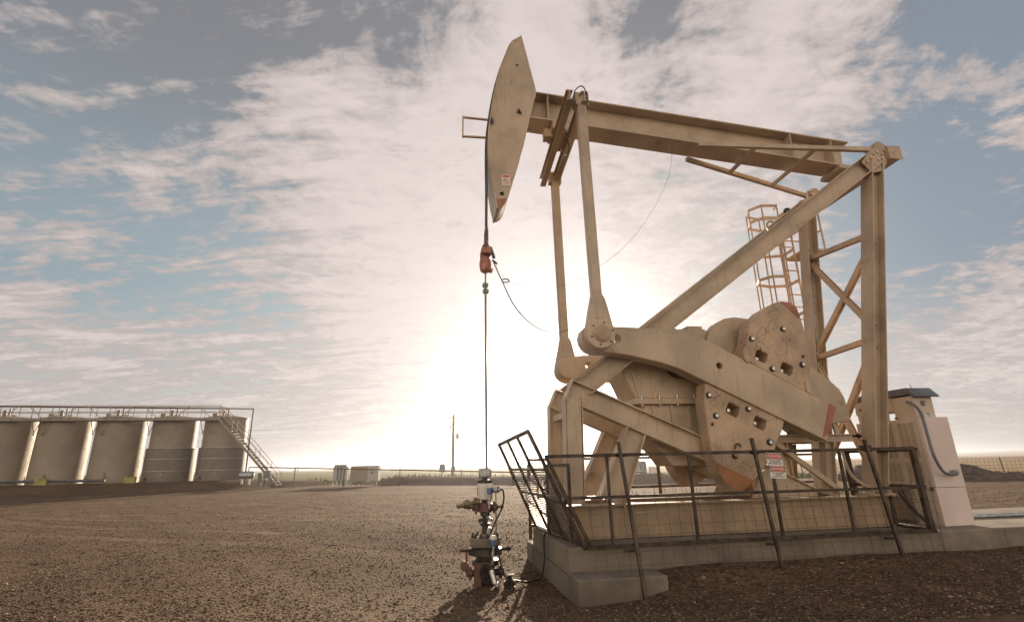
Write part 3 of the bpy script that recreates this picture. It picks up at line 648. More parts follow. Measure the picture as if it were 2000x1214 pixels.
for z in (7.75, 7.42, 6.70, 5.90, 5.1, 4.3):
    h_ = hoop(z)
    for i in range(len(h_)-1): cg.bar(h_[i], h_[i+1], .012, .07)
cgo = cg.build('safety_cage', 'cream_paint', pj)
g = MB()
for i in (1, 2, 3, 4, 5, 6): g.bar(hoop(4.1)[i], hoop(7.78)[i], .04, .012, upv=(1, 0, 0))
g.build('cage_strap', 'cream_paint', pj, parent=cgo)
# small grating platform with handrail beside the rear leg
pl = MB().box((7.78, 1.05, 6.55), (8.35, 1.75, 6.60))
pl.build('service_platform', 'cream_paint', pj)
g = MB()
for a, c in ((7.80, 1.06), (7.80, 1.73), (8.33, 1.73), (8.33, 1.06)): g.bar((a, c, 6.6), (a, c, 7.55), .03, .03)
for z in (7.1, 7.54): g.bar((7.80, 1.06, z), (7.80, 1.73, z), .03, .03).bar((7.80, 1.73, z), (8.33, 1.73, z), .03, .03).bar((8.33, 1.73, z), (8.33, 1.06, z), .03, .03)
g.bar((7.8, 1.2, 6.56), (7.85, 1.0, 5.9), .04, .04)
g.build('handrail', 'cream_paint', pj)
MB().tube([(7.86, .98, 7.2), (7.75, .86, 6.2), (7.45, .76, 5.0), (7.1, .66, 3.0)], .014, 6).build('conduit', 'galvanized', pj)
MB().box((7.45, 1.0, 7.52), (7.55, 1.1, 7.62)).build('beacon_box', 'greasy_steel', pj)
# ------------------------------------------------------------------ polished rod string hanging from the horsehead
rd = Root('polished_rod', 'long vertical rod and cable hanging from the horsehead down into the wellhead', 'rod', (0, 0, 1.75))
MB().cyl((.03, 0, 1.70), (.03, 0, 4.87), .021, 10).cyl((.03, 0, 5.05), (.035, 0, 5.4), .018, 10).build('rod', 'conduit_grey', rd)
MB().cyl((.03, 0, 4.86), (.03, 0, 5.08), .03, 10).box((-.02, -.05, 4.88), (.085, .05, 4.94)).box((-.025, -.05, 5.0), (.08, .05, 5.06)).build('rod_clamp', 'green_paint', rd)
cab = MB()
for t in (-.10, .10):
    cab.tube([(.055, t, 7.75), (.06, t, 7.0), (.05, t*.9, 6.16)], .018, 8)
    cab.tube(smoothpts([(.055, t, 7.75), (.07, t, 8.3), (.13, t, 8.82), (.225, t, 9.38), (.34, t, 9.86), (.48, t, 10.3)], 3), .018, 8)
cab.build('bridle_cable', 'rope_wire', rd)
g = MB()
for t in (-.10, .10):
    g.cyl((.05, t*.9, 6.2), (.04, t*.8, 5.72), .028, 10)
    for k in range(8): g.cyl((.05, t*.88, 6.12-.05*k), (.05, t*.88, 6.10-.05*k), .038, 10)
g.build('cable_socket', 'red_valve', rd)
cb = MB().box((-.06, -.17, 5.62), (.14, .17, 5.74)).cyl((.04, 0, 5.74), (.04, 0, 5.86), .07, 14).build('carrier_bar', 'carrier_orange', rd, bevel=.02)
MB()._lathe(Vector((.03, 0, 5.28)), [(.05, 0), (.10, .04), (.115, .15), (.11, .24), (.07, .33)], 16, Vector((0, 0, 1))).box((.06, -.06, 5.30), (.17, .06, 5.36)).box((-.05, -.09, 5.5), (.0, .09, 5.66)).build('load_cell', 'carrier_orange', rd, parent=cb, bevel=.01)
MB().bar((.12, -.08, 5.78), (.19, -.08, 5.55), .05, .05).cyl((.16, -.1, 5.50), (.24, -.12, 5.42), .02, 8).build('cable_connector', 'greasy_steel', rd, parent=cb)

wr = Root('sensor_cable', 'dark cable sagging from the orange load cell towards the gearbox', 'cable', (.2, 0, 5.4), single=True)
MB().tube(smoothpts([(.16, -.1, 5.50), (.32, -.1, 5.12), (.55, -.1, 4.62), (.85, -.1, 4.28), (1.15, -.2, 4.10), (1.45, -.4, 4.08), (1.85, -.8, 4.22), (2.05, -.9, 4.05)]), [.011]*16+[.011-.0006*k for k in range(10)]+[.005]*17, 6).build('sensor_cable', 'rope_wire', wr)
wr = Root('signal_wire', 'thin wire looping from the load cell up to the underside of the walking beam', 'wire', (.2, 0, 5.4), single=True)
MB().tube(smoothpts([(.20, -.1, 5.42), (.42, -.1, 5.12), (.75, -.1, 5.0), (1.2, -.1, 4.97), (1.7, -.1, 5.12), (2.25, -.1, 5.45), (2.9, -.15, 6.0), (3.5, -.2, 6.8), (3.9, -.22, 7.6), (4.02, -.24, 8.30)]), .0028, 5).tube([(.40+.07*math.cos(a), -.1, 5.10+.035*math.sin(a)) for a in np.linspace(0, 6.28, 12)], .012, 6).build('signal_wire', 'rope_wire', wr)

# ------------------------------------------------------------------ wellhead
wh = Root('wellhead', 'oil wellhead with flanges and valves on the gravel under the horsehead', 'wellhead', (0, 0, 0))
ZU = Vector((0, 0, 1))
def la(prof, c=(0, 0, 0), ax=(0, 0, 1), n=24): return MB()._lathe(Vector(c), prof, n, Vector(ax).normalized())
la([(.20, -.1), (.20, .02), (.15, .04), (.15, .26), (.21, .28), (.21, .36), (.14, .38), (.14, .44)]).build('casing_head', 'greasy_steel', wh)
for s_, m_ in ((-1, 'red_valve'), (1, 'greasy_steel')):
    MB().cyl((s_*.12, 0, .17), (s_*.30, 0, .17), .055, 14).cyl((s_*.22, 0, .17), (s_*.26, 0, .17), .10, 16).build('side_outlet', m_, wh)
MB().cyl((-.30, 0, .17), (-.30, 0, .5), .018, 8).cyl((-.33, -.05, .28), (-.33, .05, .28), .07, 12).build('drain_valve', 'pipe_rust', wh)
la([(.15, .40), (.27, .44), (.27, .53), (.17, .55), (.17, .60)]).build('tubing_head', 'greasy_steel', wh)
fl = la([(.245, .56), (.25, .57), (.25, .675), (.24, .685), (.10, .70), (.085, .74)]).build('upper_flange', 'concrete', wh)
g = MB(); g2 = MB()
for k in range(12):
    a = k*math.pi/6+.1; x, y = .205*math.cos(a), .205*math.sin(a)
    MB().cyl((x, y, .685), (x, y, .735), .025, 6).cyl((x, y, .73), (x, y, .765), .014, 6).build('bolt', 'greasy_steel', wh, parent=fl)
MB().cyl((-.27, 0, .50), (-.40, 0, .50), .022, 8).cyl((.27, 0, .50), (.42, 0, .50), .022, 8).cyl((.36, 0, .50), (.39, 0, .50), .04, 8).build('lock_screw', 'greasy_steel', wh)
g = la([(.055, .74), (.055, .86), (.085, .87), (.085, .90), (.05, .91), (.05, 1.0), (.08, 1.02), (.08, 1.10)])
g.cyl((-.05, 0, .95), (-.11, 0, .93), .03, 10).cyl((.05, 0, .82), (.10, 0, .80), .03, 10)
g.build('riser_pipe', 'greasy_steel', wh)
bo = la([(.09, 1.06), (.12, 1.08), (.12, 1.20), (.09, 1.22)]).build('blowout_preventer', 'red_valve', wh)
for s_ in (-1, 1):
    MB()._lathe(Vector((s_*.10, 0, 1.14)), [(.06, 0), (.06, .03), (.095, .035), (.095, .065), (.05, .07), (.05, .11)], 18, Vector((s_, 0, 0))).build('ram_flange', 'red_valve', wh, parent=bo)
    MB().cyl((s_*.2, 0, 1.14), (s_*.31, 0, 1.14), .018, 8).cyl((s_*.26, 0, 1.14), (s_*.275, 0, 1.14), .035, 8).build('ram_screw', 'greasy_steel', wh, parent=bo)
v = MB()._lathe(Vector((-.10, -.08, 1.235)), [(.05, 0), (.05, .10), (.035, .11), (.035, .15), (.055, .16), (.055, .2), (.06, .205), (.06, .26), (.035, .27), (.035, .36), (.028, .37)], 14, Vector((-1, -.35, -.14))).build('flow_valve', 'brass', wh)
MB().cyl((-.30, -.15, 1.20), (-.31, -.15, 1.28), .028, 8).cyl((-.165, -.1, 1.2), (-.17, -.1, 1.31), .03, 8).build('valve_nut', 'brass', wh, parent=v)
la([(.06, 1.20), (.06, 1.26), (.115, 1.265), (.115, 1.30), (.12, 1.305)]).build('adapter', 'greasy_steel', wh)
la([(.12, 1.27), (.125, 1.28), (.125, 1.50), (.115, 1.515), (.05, 1.52)]).build('pollution_box', 'white_plastic', wh)
MB().box((-.132, -.03, 1.34), (-.124, .04, 1.46)).build('box_label', 'red_paint', wh)
g = la([(.075, 1.50), (.08, 1.57), (.05, 1.58), (.05, 1.62)])
for k in range(8): a = k*math.pi/4; g.cyl((.1*math.cos(a), .1*math.sin(a), 1.50), (.1*math.cos(a), .1*math.sin(a), 1.56), .016, 6)
g.build('stuffing_box', 'greasy_steel', wh)
MB().prism([(-.10, -.10), (.10, -.10), (.10, .10), (-.10, .10)], 1.61, 1.75, axis='z').build('packing_gland', 'galvanized', wh, bevel=.02)
# transmitters: blue and white heads on small stainless tubes
for (x, y, z) in ((.06, -.22, 1.36), (.10, -.34, .60)):
    tr = MB().cyl((x, y, z), (x, y, z+.09), .045, 16).cyl((x, y, z+.0), (x, y, z-.01), .03, 12).build('transmitter', 'blue_plastic', wh)
    MB().cyl((x, y, z+.09), (x, y, z+.13), .048, 16).cyl((x, y, z+.13), (x, y, z+.15), .035, 16).build('transmitter_cap', 'white_plastic', wh, parent=tr)
MB().cyl((.12, -.18, 1.42), (.20, -.24, 1.42), .05, 14).cyl((.2, -.24, 1.42), (.235, -.26, 1.42), .025, 10).build('junction_head', 'galvanized', wh)
g = MB().tube([(.06, -.22, 1.36), (.05, -.22, 1.15), (.03, -.12, 1.10)], .02, 8).cyl((.05, -.22, 1.28), (.05, -.22, 1.22), .03, 6).tube([(.10, -.34, .60), (.08, -.34, .34), (.05, -.2, .30)], .018, 8).cyl((.09, -.34, .52), (.085, -.34, .46), .028, 6).cyl((.06, -.34, .26), (.11, -.38, .08), .045, 12).cyl((.10, -.37, .10), (.16, -.44, .04), .03, 10)
g.cyl((.02, -.1, 1.0), (.10, -.2, .96), .022, 8).cyl((.05, -.12, .84), (.04, -.12, .74), .03, 8)
g.build('stainless_tubing', 'bolt_steel', wh)
MB().cyl((0, -.24, .20), (.0, -.12, .22), .11, 16).cyl((.02, -.30, .17), (.0, -.24, .18), .085, 16).build('casing_valve', 'greasy_steel', wh)
MB().tube(smoothpts([(.235, -.26, 1.42), (.27, -.27, 1.40), (.28, -.27, 1.28), (.24, -.26, 1.12), (.13, -.26, .92), (.06, -.24, .76)]), .014, 8).tube([(.16, -.2, 1.38), (.155, -.24, .95), (.15, -.28, .76), (.14, -.3, .62)], .008, 6).build('armoured_hose', 'rubber', wh)
MB().box((-.19, -.21, -.02), (-.08, -.12, .34)).build('bracket_post', 'pipe_rust', wh)
hz = gz(U(.33, -.42, 0).x, U(.33, -.42, 0).y)
vb = Root('ground_valve', 'small dark valve lying on the gravel in front of the wellhead at the hose end', 'valve', (.33, -.42, hz), single=True)
g = MB()._lathe(Vector((.33, -.42, hz-.02)), [(.09, 0), (.09, .04), (.06, .06), (.065, .12), (.035, .15), (.035, .20)], 14, ZU); g.cyl((.24, -.42, hz+.07), (.42, -.42, hz+.07), .035, 10).bar((.30, -.42, hz+.19), (.40, -.46, hz+.19), .02, .015)
g.build('ground_valve', 'greasy_steel', vb)
hs = Root('rubber_hose', 'black rubber hose running over the gravel from the wellhead to the pad edge', 'hose', (.4, -.3, hz), single=True)
def gU(s, t): p = U(s, t, 0); return gz(p.x, p.y)
MB().tube(smoothpts([(.16, -.30, .60), (.22, -.36, .30), (.30, -.42, hz+.12), (.40, -.38, hz+.10), (.55, -.30, gU(.55, -.3)+.05), (.75, -.18, gU(.75, -.18)+.03), (.90, -.05, gU(.9, -.05)+.07), (.98, .05, .32), (.99, .12, .50), (1.01, .15, .66), (1.10, .18, .70)]), .015, 8).build('rubber_hose', 'rubber', hs)
hs = Root('green_tubing', 'thin green tubing lying across the gravel behind the wellhead towards the pad', 'tubing', (.4, .5, gU(.4, .5)), single=True)
MB().tube(smoothpts([(.2, .1, .35), (.3, .3, gU(.3, .3)+.06), (.5, .5, gU(.5, .5)+.02), (.75, .62, gU(.75, .62)+.02), (.93, .8, gU(.93, .8)+.05), (.98, 1.0, .5)]), .008, 6).build('green_tubing', 'green_paint', hs)

# ------------------------------------------------------------------ guard fence round the unit
TR, MR, BR = 1.905, 1.325, .70
TF = -1.40
def mesh_panel(a, b, z0, z1, p, cell=.165, r=.0032, lean=0., droop=0.):
    """welded wire between plan points a and b (s,t); lean pushes the foot out"""
    m = MB(); a = Vector((a[0], a[1], 0)); b = Vector((b[0], b[1], 0)); d = (b-a); L = d.length; d /= L; nrm = Vector((d.y, -d.x, 0))
    def P(x, z): return a+d*x+nrm*(lean*(z1-z)/(z1-z0)+.012*math.sin(x*2.3+z*3))+Vector((0, 0, z+droop*math.sin(x*1.9)))
    nx = int(L/cell); nz = int((z1-z0)/cell)
    for i in range(nx+1): m.tube([P(i*cell, z0+(z1-z0)*k/5) for k in range(6)], r, 4)
    for j in range(nz+1): m.tube([P(L*k/max(4, int(L)), z0+j*cell) for k in range(max(4, int(L))+1)], r, 4)
    return m
fr = Root('guard_fence', 'long front panel of the black guard fence with two danger signs', 'fence panel', (4.1, TF, PZ))
g = MB(); g.bar((.74, TF, TR), (6.88, TF, TR+.02), .045, .05); g.build('top_rail', 'dark_steel', fr)
MB().bar((1.12, TF, MR), (6.88, TF, MR), .04, .042).build('middle_rail', 'dark_steel', fr)
MB().bar((1.30, TF, BR-.03), (6.88, TF, BR-.01), .05, .05).build('bottom_rail', 'dark_steel', fr)
MB().bar((.76, TF, TR), (1.34, TF, BR), .05, .05, upv=(1, 0, 0)).build('end_bar', 'dark_steel', fr)
MB().bar((6.86, TF, BR), (6.86, TF, TR), .075, .075, upv=(1, 0, 0)).build('end_bar', 'dark_steel', fr)
for s_ in (1.68, 2.97, 4.32, 5.52): MB().bar((s_, TF, BR), (s_, TF, TR), .038, .038, upv=(1, 0, 0)).build('upright', 'dark_steel', fr)
for s_, tp, ft in ((1.88, 2.09, -1.93), (4.04, 2.12, -1.66), (6.0, 2.07, -1.66)):
    p = U(s_, ft, 0); zb = gz(p.x, p.y)-.1
    po = MB().bar((s_-.02, -1.445, tp), (s_+.02, ft, zb), .044, .044, upv=(1, 0, 0)).build('stake', 'dark_steel', fr)
    MB().cyl((s_-.06, -1.46, TR-.0), (s_+.06, -1.44, TR+.0), .03, 8).build('clamp', 'greasy_steel', fr, parent=po)
    MB().cyl((s_-.07, -1.50, .62), (s_+.07, -1.5, .62), .02, 8).build('clamp', 'greasy_steel', fr, parent=po)
MB().box((5.93, TF-.035, 1.90), (6.10, TF+.035, 1.985)).build('latch', 'dark_steel', fr)
mesh_panel((1.35, TF-.055), (6.95, TF-.055), .12, 1.42, fr, lean=.17).build('wire_mesh', 'wire_steel', fr)

er = Root('guard_fence', 'short right end panel of the black guard fence beside the white cabinet', 'fence panel', (6.93, -.7, PZ))
for z in (TR, MR, BR-.02): MB().bar((6.93, TF, z), (6.93, .05, z), .055, .055).build('rail', 'dark_steel', er)
MB().bar((6.93, .05, BR), (6.88, .05, TR+.02), .09, .09, upv=(1, 0, 0)).build('upright', 'dark_steel', er)
MB().bar((6.93, -.7, BR), (6.93, -.7, TR-.6), .045, .045, upv=(1, 0, 0)).build('upright', 'dark_steel', er)
mesh_panel((6.99, TF-.05), (6.99, .3), .30, 1.42, er, lean=-.05).build('wire_mesh', 'wire_steel', er)

# far side of the guard
bk = Root('guard_fence', 'far panel of the black guard fence behind the gear reducer', 'fence panel', (4.1, 1.4, PZ))
for z in (TR-.02, MR, BR-.02): MB().bar((1.0, 1.4, z), (7.4, 1.4, z), .05, .05).build('rail', 'dark_steel', bk)
for s_ in (1.0, 2.3, 3.7, 5.0, 6.2, 7.4):
    MB().bar((s_, 1.4, .45), (s_, 1.4, TR), .05, .05, upv=(1, 0, 0)).build('upright', 'dark_steel', bk)
mesh_panel((1.0, 1.46), (7.4, 1.46), .3, 1.30, bk, cell=.2).build('wire_mesh', 'wire_steel', bk)
# the left end panel, tipped outwards over the wellhead side
lp = Root('guard_fence', 'left end panel of the guard fence tipped outwards towards the wellhead', 'fence panel', (1.2, -.1, PZ))
Bn, Tn = Vector((1.28, -1.36, .66)), Vector((.52, -1.34, 2.27)); Bf, Tf = Vector((1.06, 1.05, .68)), Vector((.36, .92, 2.17))
def q4(a, b2): return Bn.lerp(Bf, a).lerp(Tn.lerp(Tf, a), b2)
nrm = (Tn-Bn).cross(Bf-Bn).normalized()
for a in (0, 1): MB().bar(q4(a, 0), q4(a, 1), .06, .045, upv=nrm).build('side_bar', 'dark_steel', lp)
for a in (.33, .66): MB().bar(q4(a, 0), q4(a, 1), .05, .04, upv=nrm).build('inner_bar', 'dark_steel', lp)
for b2 in (0, 1): MB().bar(q4(0, b2), q4(1, b2), .06, .045, upv=nrm).build('end_rail', 'dark_steel', lp)
MB().bar(q4(0, .66), q4(1, .70), .03, .03, upv=nrm).build('cross_bar', 'dark_steel', lp)
MB().bar(q4(-.02, .40), q4(1.04, .44), .05, .012, upv=nrm).build('cross_bar', 'galvanized', lp)
m = MB()
for k in range(1, 40): b2 = .02+k*.0105*1.9; m.tube([q4(0, b2), q4(.5, b2+.002)+nrm*.01, q4(1, b2)], .0095 if b2 < .62 else .0035, 4)
for k in range(1, 16): a = k/16; m.tube([q4(a, .01), q4(a, .97)], .0028, 4)
m.build('wire_mesh', 'wire_steel', lp)
MB().box((q4(.55, .35).x-.03, q4(.55, .5).y-.03, q4(.5, .40).z-.03), (q4(.55, .35).x+.0, q4(.55, .5).y+.03, q4(.5, .40).z+.32)).build('hazard_tape', 'sign_red', lp)
sf = Root('guard_gate', 'small dark inner frame standing at the foot of the front posts', 'gate frame', (1.1, -.8, PZ))
for p, q in (((1.15, -1.15, .9), (1.15, -1.15, 1.78)), ((1.15, -1.15, 1.78), (1.02, -.2, 1.78)), ((1.02, -.2, 1.78), (1.02, -.2, .7)), ((1.15, -1.15, 1.25), (1.02, -.2, 1.25)), ((1.15, -1.15, .7), (1.15, -1.15, .95))):
    MB().bar(p, q, .045, .045, upv=(1, 0, .1)).build('frame_bar', 'dark_steel', sf)

# danger signs
def text_mesh(body, size, name, material, root, base, parent=None, sx=1.):
    cu = bpy.data.curves.new(name, 'FONT'); cu.body = body; cu.size = size; cu.align_x = 'CENTER'; cu.align_y = 'CENTER'; cu.extrude = .0006; cu.offset = size*.012; cu.space_line = .85
    to = bpy.data.objects.new('tmp', cu); col.objects.link(to); bpy.context.view_layer.update()
    me = bpy.data.meshes.new_from_object(to.evaluated_get(bpy.context.evaluated_depsgraph_get())); col.objects.unlink(to); bpy.data.objects.remove(to)
    for v_ in me.vertices: x, y, z_ = v_.co; v_.co = (base[0]+x*sx, base[1]-z_, base[2]+y)
    me.materials.clear(); me.materials.append(MATS[material]); o = bpy.data.objects.new(name, me); o.parent = parent or root.obj; col.objects.link(o); return o
def sign(label, s_, z, tilt, lines):
    r_ = Root('danger_sign', label, 'sign', (s_, TF-.062, z)); r_.obj.rotation_euler = (0, tilt, TH)
    r_.obj.rotation_mode = 'ZYX' if False else 'XYZ'
    c = r_.base; W, H = .262, .186; t = c[1]
    MB().prism([(c[0]+x, c[2]+y) for x, y in rrect(0, 0, W, H, 0, .012)], t, t-.002).build('panel', 'sign_white', r_)
    MB().prism([(c[0]-W/2+.008, c[2]+.002), (c[0]+W/2-.008, c[2]+.002), (c[0]+W/2-.008, c[2]+H/2-.007), (c[0]-W/2+.008, c[2]+H/2-.007)], t-.0021, t-.0032).build('black_band', 'sign_black', r_)
    def el(a, b_): return [(c[0]+a*math.copysign(abs(math.cos(q))**.55, math.cos(q)), c[2]+.0435+b_*math.copysign(abs(math.sin(q))**.8, math.sin(q))) for q in np.linspace(0, 2*math.pi, 33)[:-1]]
    MB().prism(el(.116, .038), t-.0033, t-.0040).build('oval_border', 'sign_white', r_)
    MB().prism(el(.112, .0345), t-.0041, t-.0048).build('red_oval', 'sign_red', r_)
    text_mesh('DANGER', .053, 'heading', 'sign_white', r_, (0, -.0058, .043), sx=.95)
    text_mesh(lines, .0285, 'wording', 'sign_black', r_, (0, -.0030, -.043), sx=.95)
sign('upper red and white danger sign on the fence, reading DO NOT ENTER', 4.345, 1.80, .05, 'DO NOT ENTER\nAUTHORIZED\nPERSONNEL ONLY')
sign('lower red and white danger sign on the fence, reading THIS EQUIPMENT STARTS AUTOMATICALLY', 4.365, 1.612, .06, 'THIS EQUIPMENT\n- STARTS -\nAUTOMATICALLY')

# ------------------------------------------------------------------ electrical cabinet
eb = Root('electrical_cabinet', 'tall pale electrical cabinet with louvred side standing behind the fence at the right', 'cabinet', (7.85, -.3, PZ))
S0, S1, T0, T1, CZ = 7.56, 8.13, -1.0, .40, 2.44
MB().prism([(S0, T0+.06), (S1, T0+.06), (S1, T1), (S0, T1)], 1.30, CZ, axis='z').box((S0, T0+.06, PZ), (S1, T0+.5, 1.30)).box((S0, T1-.3, PZ), (S1, T1, 1.30)).box((S0+.3, T0+.5, PZ), (S1, T1-.3, 1.30)).build('body', 'cabinet_tan', eb)
dr = MB().box((S0-.004, T0, 1.285), (S1+.012, T0+.055, CZ+.012)).build('door', 'cabinet_white', eb, bevel=.006)
MB().box((S0-.004, T0+.002, PZ+.005), (S1+.006, T0+.057, 1.277)).build('kick_panel', 'cabinet_white', eb, bevel=.006)
g = MB()
for (t0, t1, z0, z1) in ((-.86, -.52, 1.78, 2.36), (-.42, -.10, 1.78, 2.36), (-.86, -.52, 1.38, 1.68), (-.42, -.10, 1.38, 1.68), (0.0, .3, 1.78, 2.36)):
    for k in range(3):
        a0 = t0+(t1-t0)*k/3+.01; a1 = t0+(t1-t0)*(k+1)/3-.01; z = z0
        while z < z1: g.box((S0-.004, a0, z), (S0-.0005, a1, z+.011)); z += .032
g.build('louvre', 'louvre_shadow', eb)
for t0, t1 in ((-.92, -.47), (-.46, -.04), (-.03, .36)):
    MB().bar((S0-.002, t0, 1.35), (S0-.002, t0, 2.40), .012, .006, upv=(1, 0, 0)).build('panel_seam', 'cabinet_tan', eb)
MB().box((7.93, -.93, CZ), (S1-.01, -.55, 2.86)).build('duct_column', 'cabinet_tan', eb) if False else MB().prism([(7.62, -.90), (8.02, -.90), (8.02, -.48), (7.62, -.48)], CZ, 2.84, axis='z').build('duct_column', 'cabinet_tan', eb)
MB().prism([(7.62, .05), (8.02, .05), (8.02, .38), (7.62, .38)], CZ, 2.64, axis='z').build('duct_column', 'cabinet_tan', eb)
MB().box((7.61, -.47, 2.60), (8.03, .40, 2.86)).build('duct', 'cabinet_tan', eb)
hdm = MB().prism([(-1.02, 2.82), (-.86, 2.985), (.1, 2.985), (.42, 2.90), (.42, 2.865), (-.9, 2.865), (-.98, 2.81)], 7.58, 8.08, axis='s').build('canopy', 'canopy_grey', eb)
for t in (-.75, .1): MB().tube([(7.8+.03*math.cos(a), t, 3.02+.03*math.sin(a)) for a in np.linspace(0, 6.28, 12)], .007, 6).build('lifting_eye', 'galvanized', eb, parent=hdm)
MB().box((7.77, -.906, 2.66), (7.86, -.900, 2.75)).build('air_vent', 'louvre_shadow', eb)
MB().box((S0+.14, T0+.02, CZ+.01), (S0+.24, T0+.05, CZ+.06)).cyl((S0+.32, T0+.05, CZ+.05), (S0+.32, T0+.09, CZ+.05), .045, 16).build('padlock_hasp', 'galvanized', eb)
for p in ((S0-.003, -.55, 2.47), (S0-.003, .22, 2.7)): MB().box((p[0]-.004, p[1]-.03, p[2]-.02), (p[0]+.006, p[1]+.03, p[2]+.02)).build('name_plate', 'louvre_shadow', eb)
MB().box((S0-.008, -.95, 1.22), (S0-.003, -.88, 1.29)).build('name_plate', 'louvre_shadow', eb)
MB().tube(smoothpts([(7.60, -.80, 2.74), (7.57, -.95, 2.68), (7.56, -1.06, 2.50), (7.55, -1.09, 2.1), (7.56, -1.10, 1.8), (7.64, -1.11, 1.56), (7.76, -1.12, 1.49), (7.90, -1.12, 1.50), (7.93, -1.06, 1.53), (7.93, -.99, 1.53)]), .024, 10).build('armoured_hose', 'conduit_grey', eb)
MB().cyl((7.93, -1.10, 1.525), (7.93, -.995, 1.525), .045, 12).build('hose_fitting', 'galvanized', eb)
MB().tube(smoothpts([(7.56, -.2, 1.30), (7.42, -.4, 1.15), (7.40, -.6, .9), (7.48, -.75, .72), (7.6, -.8, .70)]), .018, 8).tube(smoothpts([(7.56, -.3, 1.30), (7.46, -.5, 1.0), (7.50, -.7, .75)]), .015, 8).build('lower_cable', 'rubber', eb)
cdt = Root('conduit_run', 'pair of grey conduits lying along the pad right of the cabinet', 'conduit', (12, -.1, PZ), single=True)
MB().cyl((8.2, -.02, PZ+.03), (15.8, -.10, PZ+.03), .03, 10).cyl((8.2, -.12, PZ+.03), (15.8, -.20, PZ+.03), .028, 10).build('conduit_run', 'galvanized', cdt)

# ------------------------------------------------------------------ background: the tank battery
TK = [(-25.67, 46., 1), (-29.75, 45.3, 1), (-33.75, 44.4, 0), (-37.9, 43.6, 0), (-41.9, 42.8, 0), (-46.0, 42.0, 0)]
tlab = ['storage tank at the right end of the row behind the long stair', 'second storage tank from the right with banded lower section', 'third storage tank from the right end of the row, plain and tan', 'fourth storage tank from the right end of the row, plain and tan', 'leftmost storage tank in view, cut by the left edge of the photo', 'storage tank beyond the left edge']
TB, TT = 1.06, 6.35
for i, (x, y, band) in enumerate(TK[:5]):
    r_ = Root('storage_tank', tlab[i], 'tank', (x, y, TB), group='storage tanks in a row on the earth bank', frame='W')
    R_ = 1.72 if band else 1.80
    MB()._lathe(Vector((x, y, TB)), [(R_, -.1), (R_, .02), (R_, 5.18), (R_+.05, 5.2), (R_+.05, 5.26), (R_*.6, 5.42), (.25, 5.5), (.25, 5.58), (.02, 5.6)], 48, ZU).build('shell', 'tank_paint', r_)
    if band:
        MB()._lathe(Vector((x, y, TB)), [(R_+.16, -.05), (R_+.16, 2.62), (R_+.01, 2.70)], 48, ZU).build('insulated_skirt', 'skirt_paint', r_)
        for z in (.83, 1.80, 2.66): MB()._lathe(Vector((x, y, TB+z)), [(R_+.155, 0), (R_+.185, .005), (R_+.185, .04), (R_+.155, .045)], 48, ZU).build('band', 'galvanized', r_)
    else:
        for z in (1.3, 2.75, 4.1): MB()._lathe(Vector((x, y, TB+z)), [(R_+.0, 0), (R_+.012, .005), (R_+.012, .04), (R_+.0, .045)], 48, ZU).build('weld_ring', 'tank_paint', r_)
    MB().cyl((x+.35, y-R_-.05, TB+.55), (x+.35, y-R_+.2, TB+.55), .32, 18).cyl((x+.35, y-R_-.09, TB+.55), (x+.35, y-R_, TB+.55), .24, 18).build('manway', 'tank_paint', r_)
    MB().cyl((x-.7, y-R_-.35, TB+.3), (x-.7, y-R_+.4, TB+.3), .07, 10).cyl((x-.7, y-R_-.22, TB+.3), (x-.7, y-R_-.14, TB+.3), .13, 12).cyl((x-.7, y-R_-.18, TB+.3), (x-.7, y-R_-.18, TB+.6), .03, 8).build('outlet_valve', 'canopy_grey', r_)
    MB().cyl((x, y-.8, TB+5.4), (x, y-.8, TB+5.9), .12, 12).cyl((x+.5, y-.9, TB+5.3), (x+.5, y-.9, TB+6.05), .06, 8).box((x-.7, y-1.2, TB+5.25), (x-.3, y-.8, TB+5.6)).build('roof_fittings', 'catwalk_steel', r_)
    for d in (-.75, 0, .55):
        fx, fy = x+d-.2, y-2.45
        if d: pass
    W_ = MB(); yy = y-2.02
    for (xa, za, xb, zb) in ((-1.0, 6.0, -.7, 4.85), (-.7, 4.85, -.4, 6.0), (-.2, 6.0, .0, 4.85), (.0, 4.85, .35, 6.0)): W_.bar((x+xa-.2, yy, za), (x+xb-.2, yy+.15, zb), .05, .05)
    W_.build('walkway_bracket', 'catwalk_steel', r_)
# yellow signs at the foot of the tanks and low pipe manifold
pm = Root('pipe_manifold', 'dark pipe running low along the foot of the plain tanks', 'pipe', (-40, 40, 1.1), frame='W', single=True)
MB().tube([(-50, 37.9, 1.42), (-40.9, 40.0, 1.38), (-32.2, 41.6, 1.30)], .10, 8).build('pipe_manifold', 'canopy_grey', pm)
for u_, (x, y), lab in ((0, (-36.3, 40.6), 'yellow cover box on the pipe below the fourth tank'), (1, (-30.6, 42.1), 'yellow cover box on the bank below the third tank')):
    r_ = Root('valve_cover', lab, 'valve cover', (x, y, 1.1), frame='W', single=True); MB().box((x-.45, y-.12, 1.05), (x+.45, y+.1, 1.50)).box((x-.40, y-.15, 1.50), (x+.40, y+.12, 1.54)).build('valve_cover', 'yellow_paint', r_, bevel=.02)
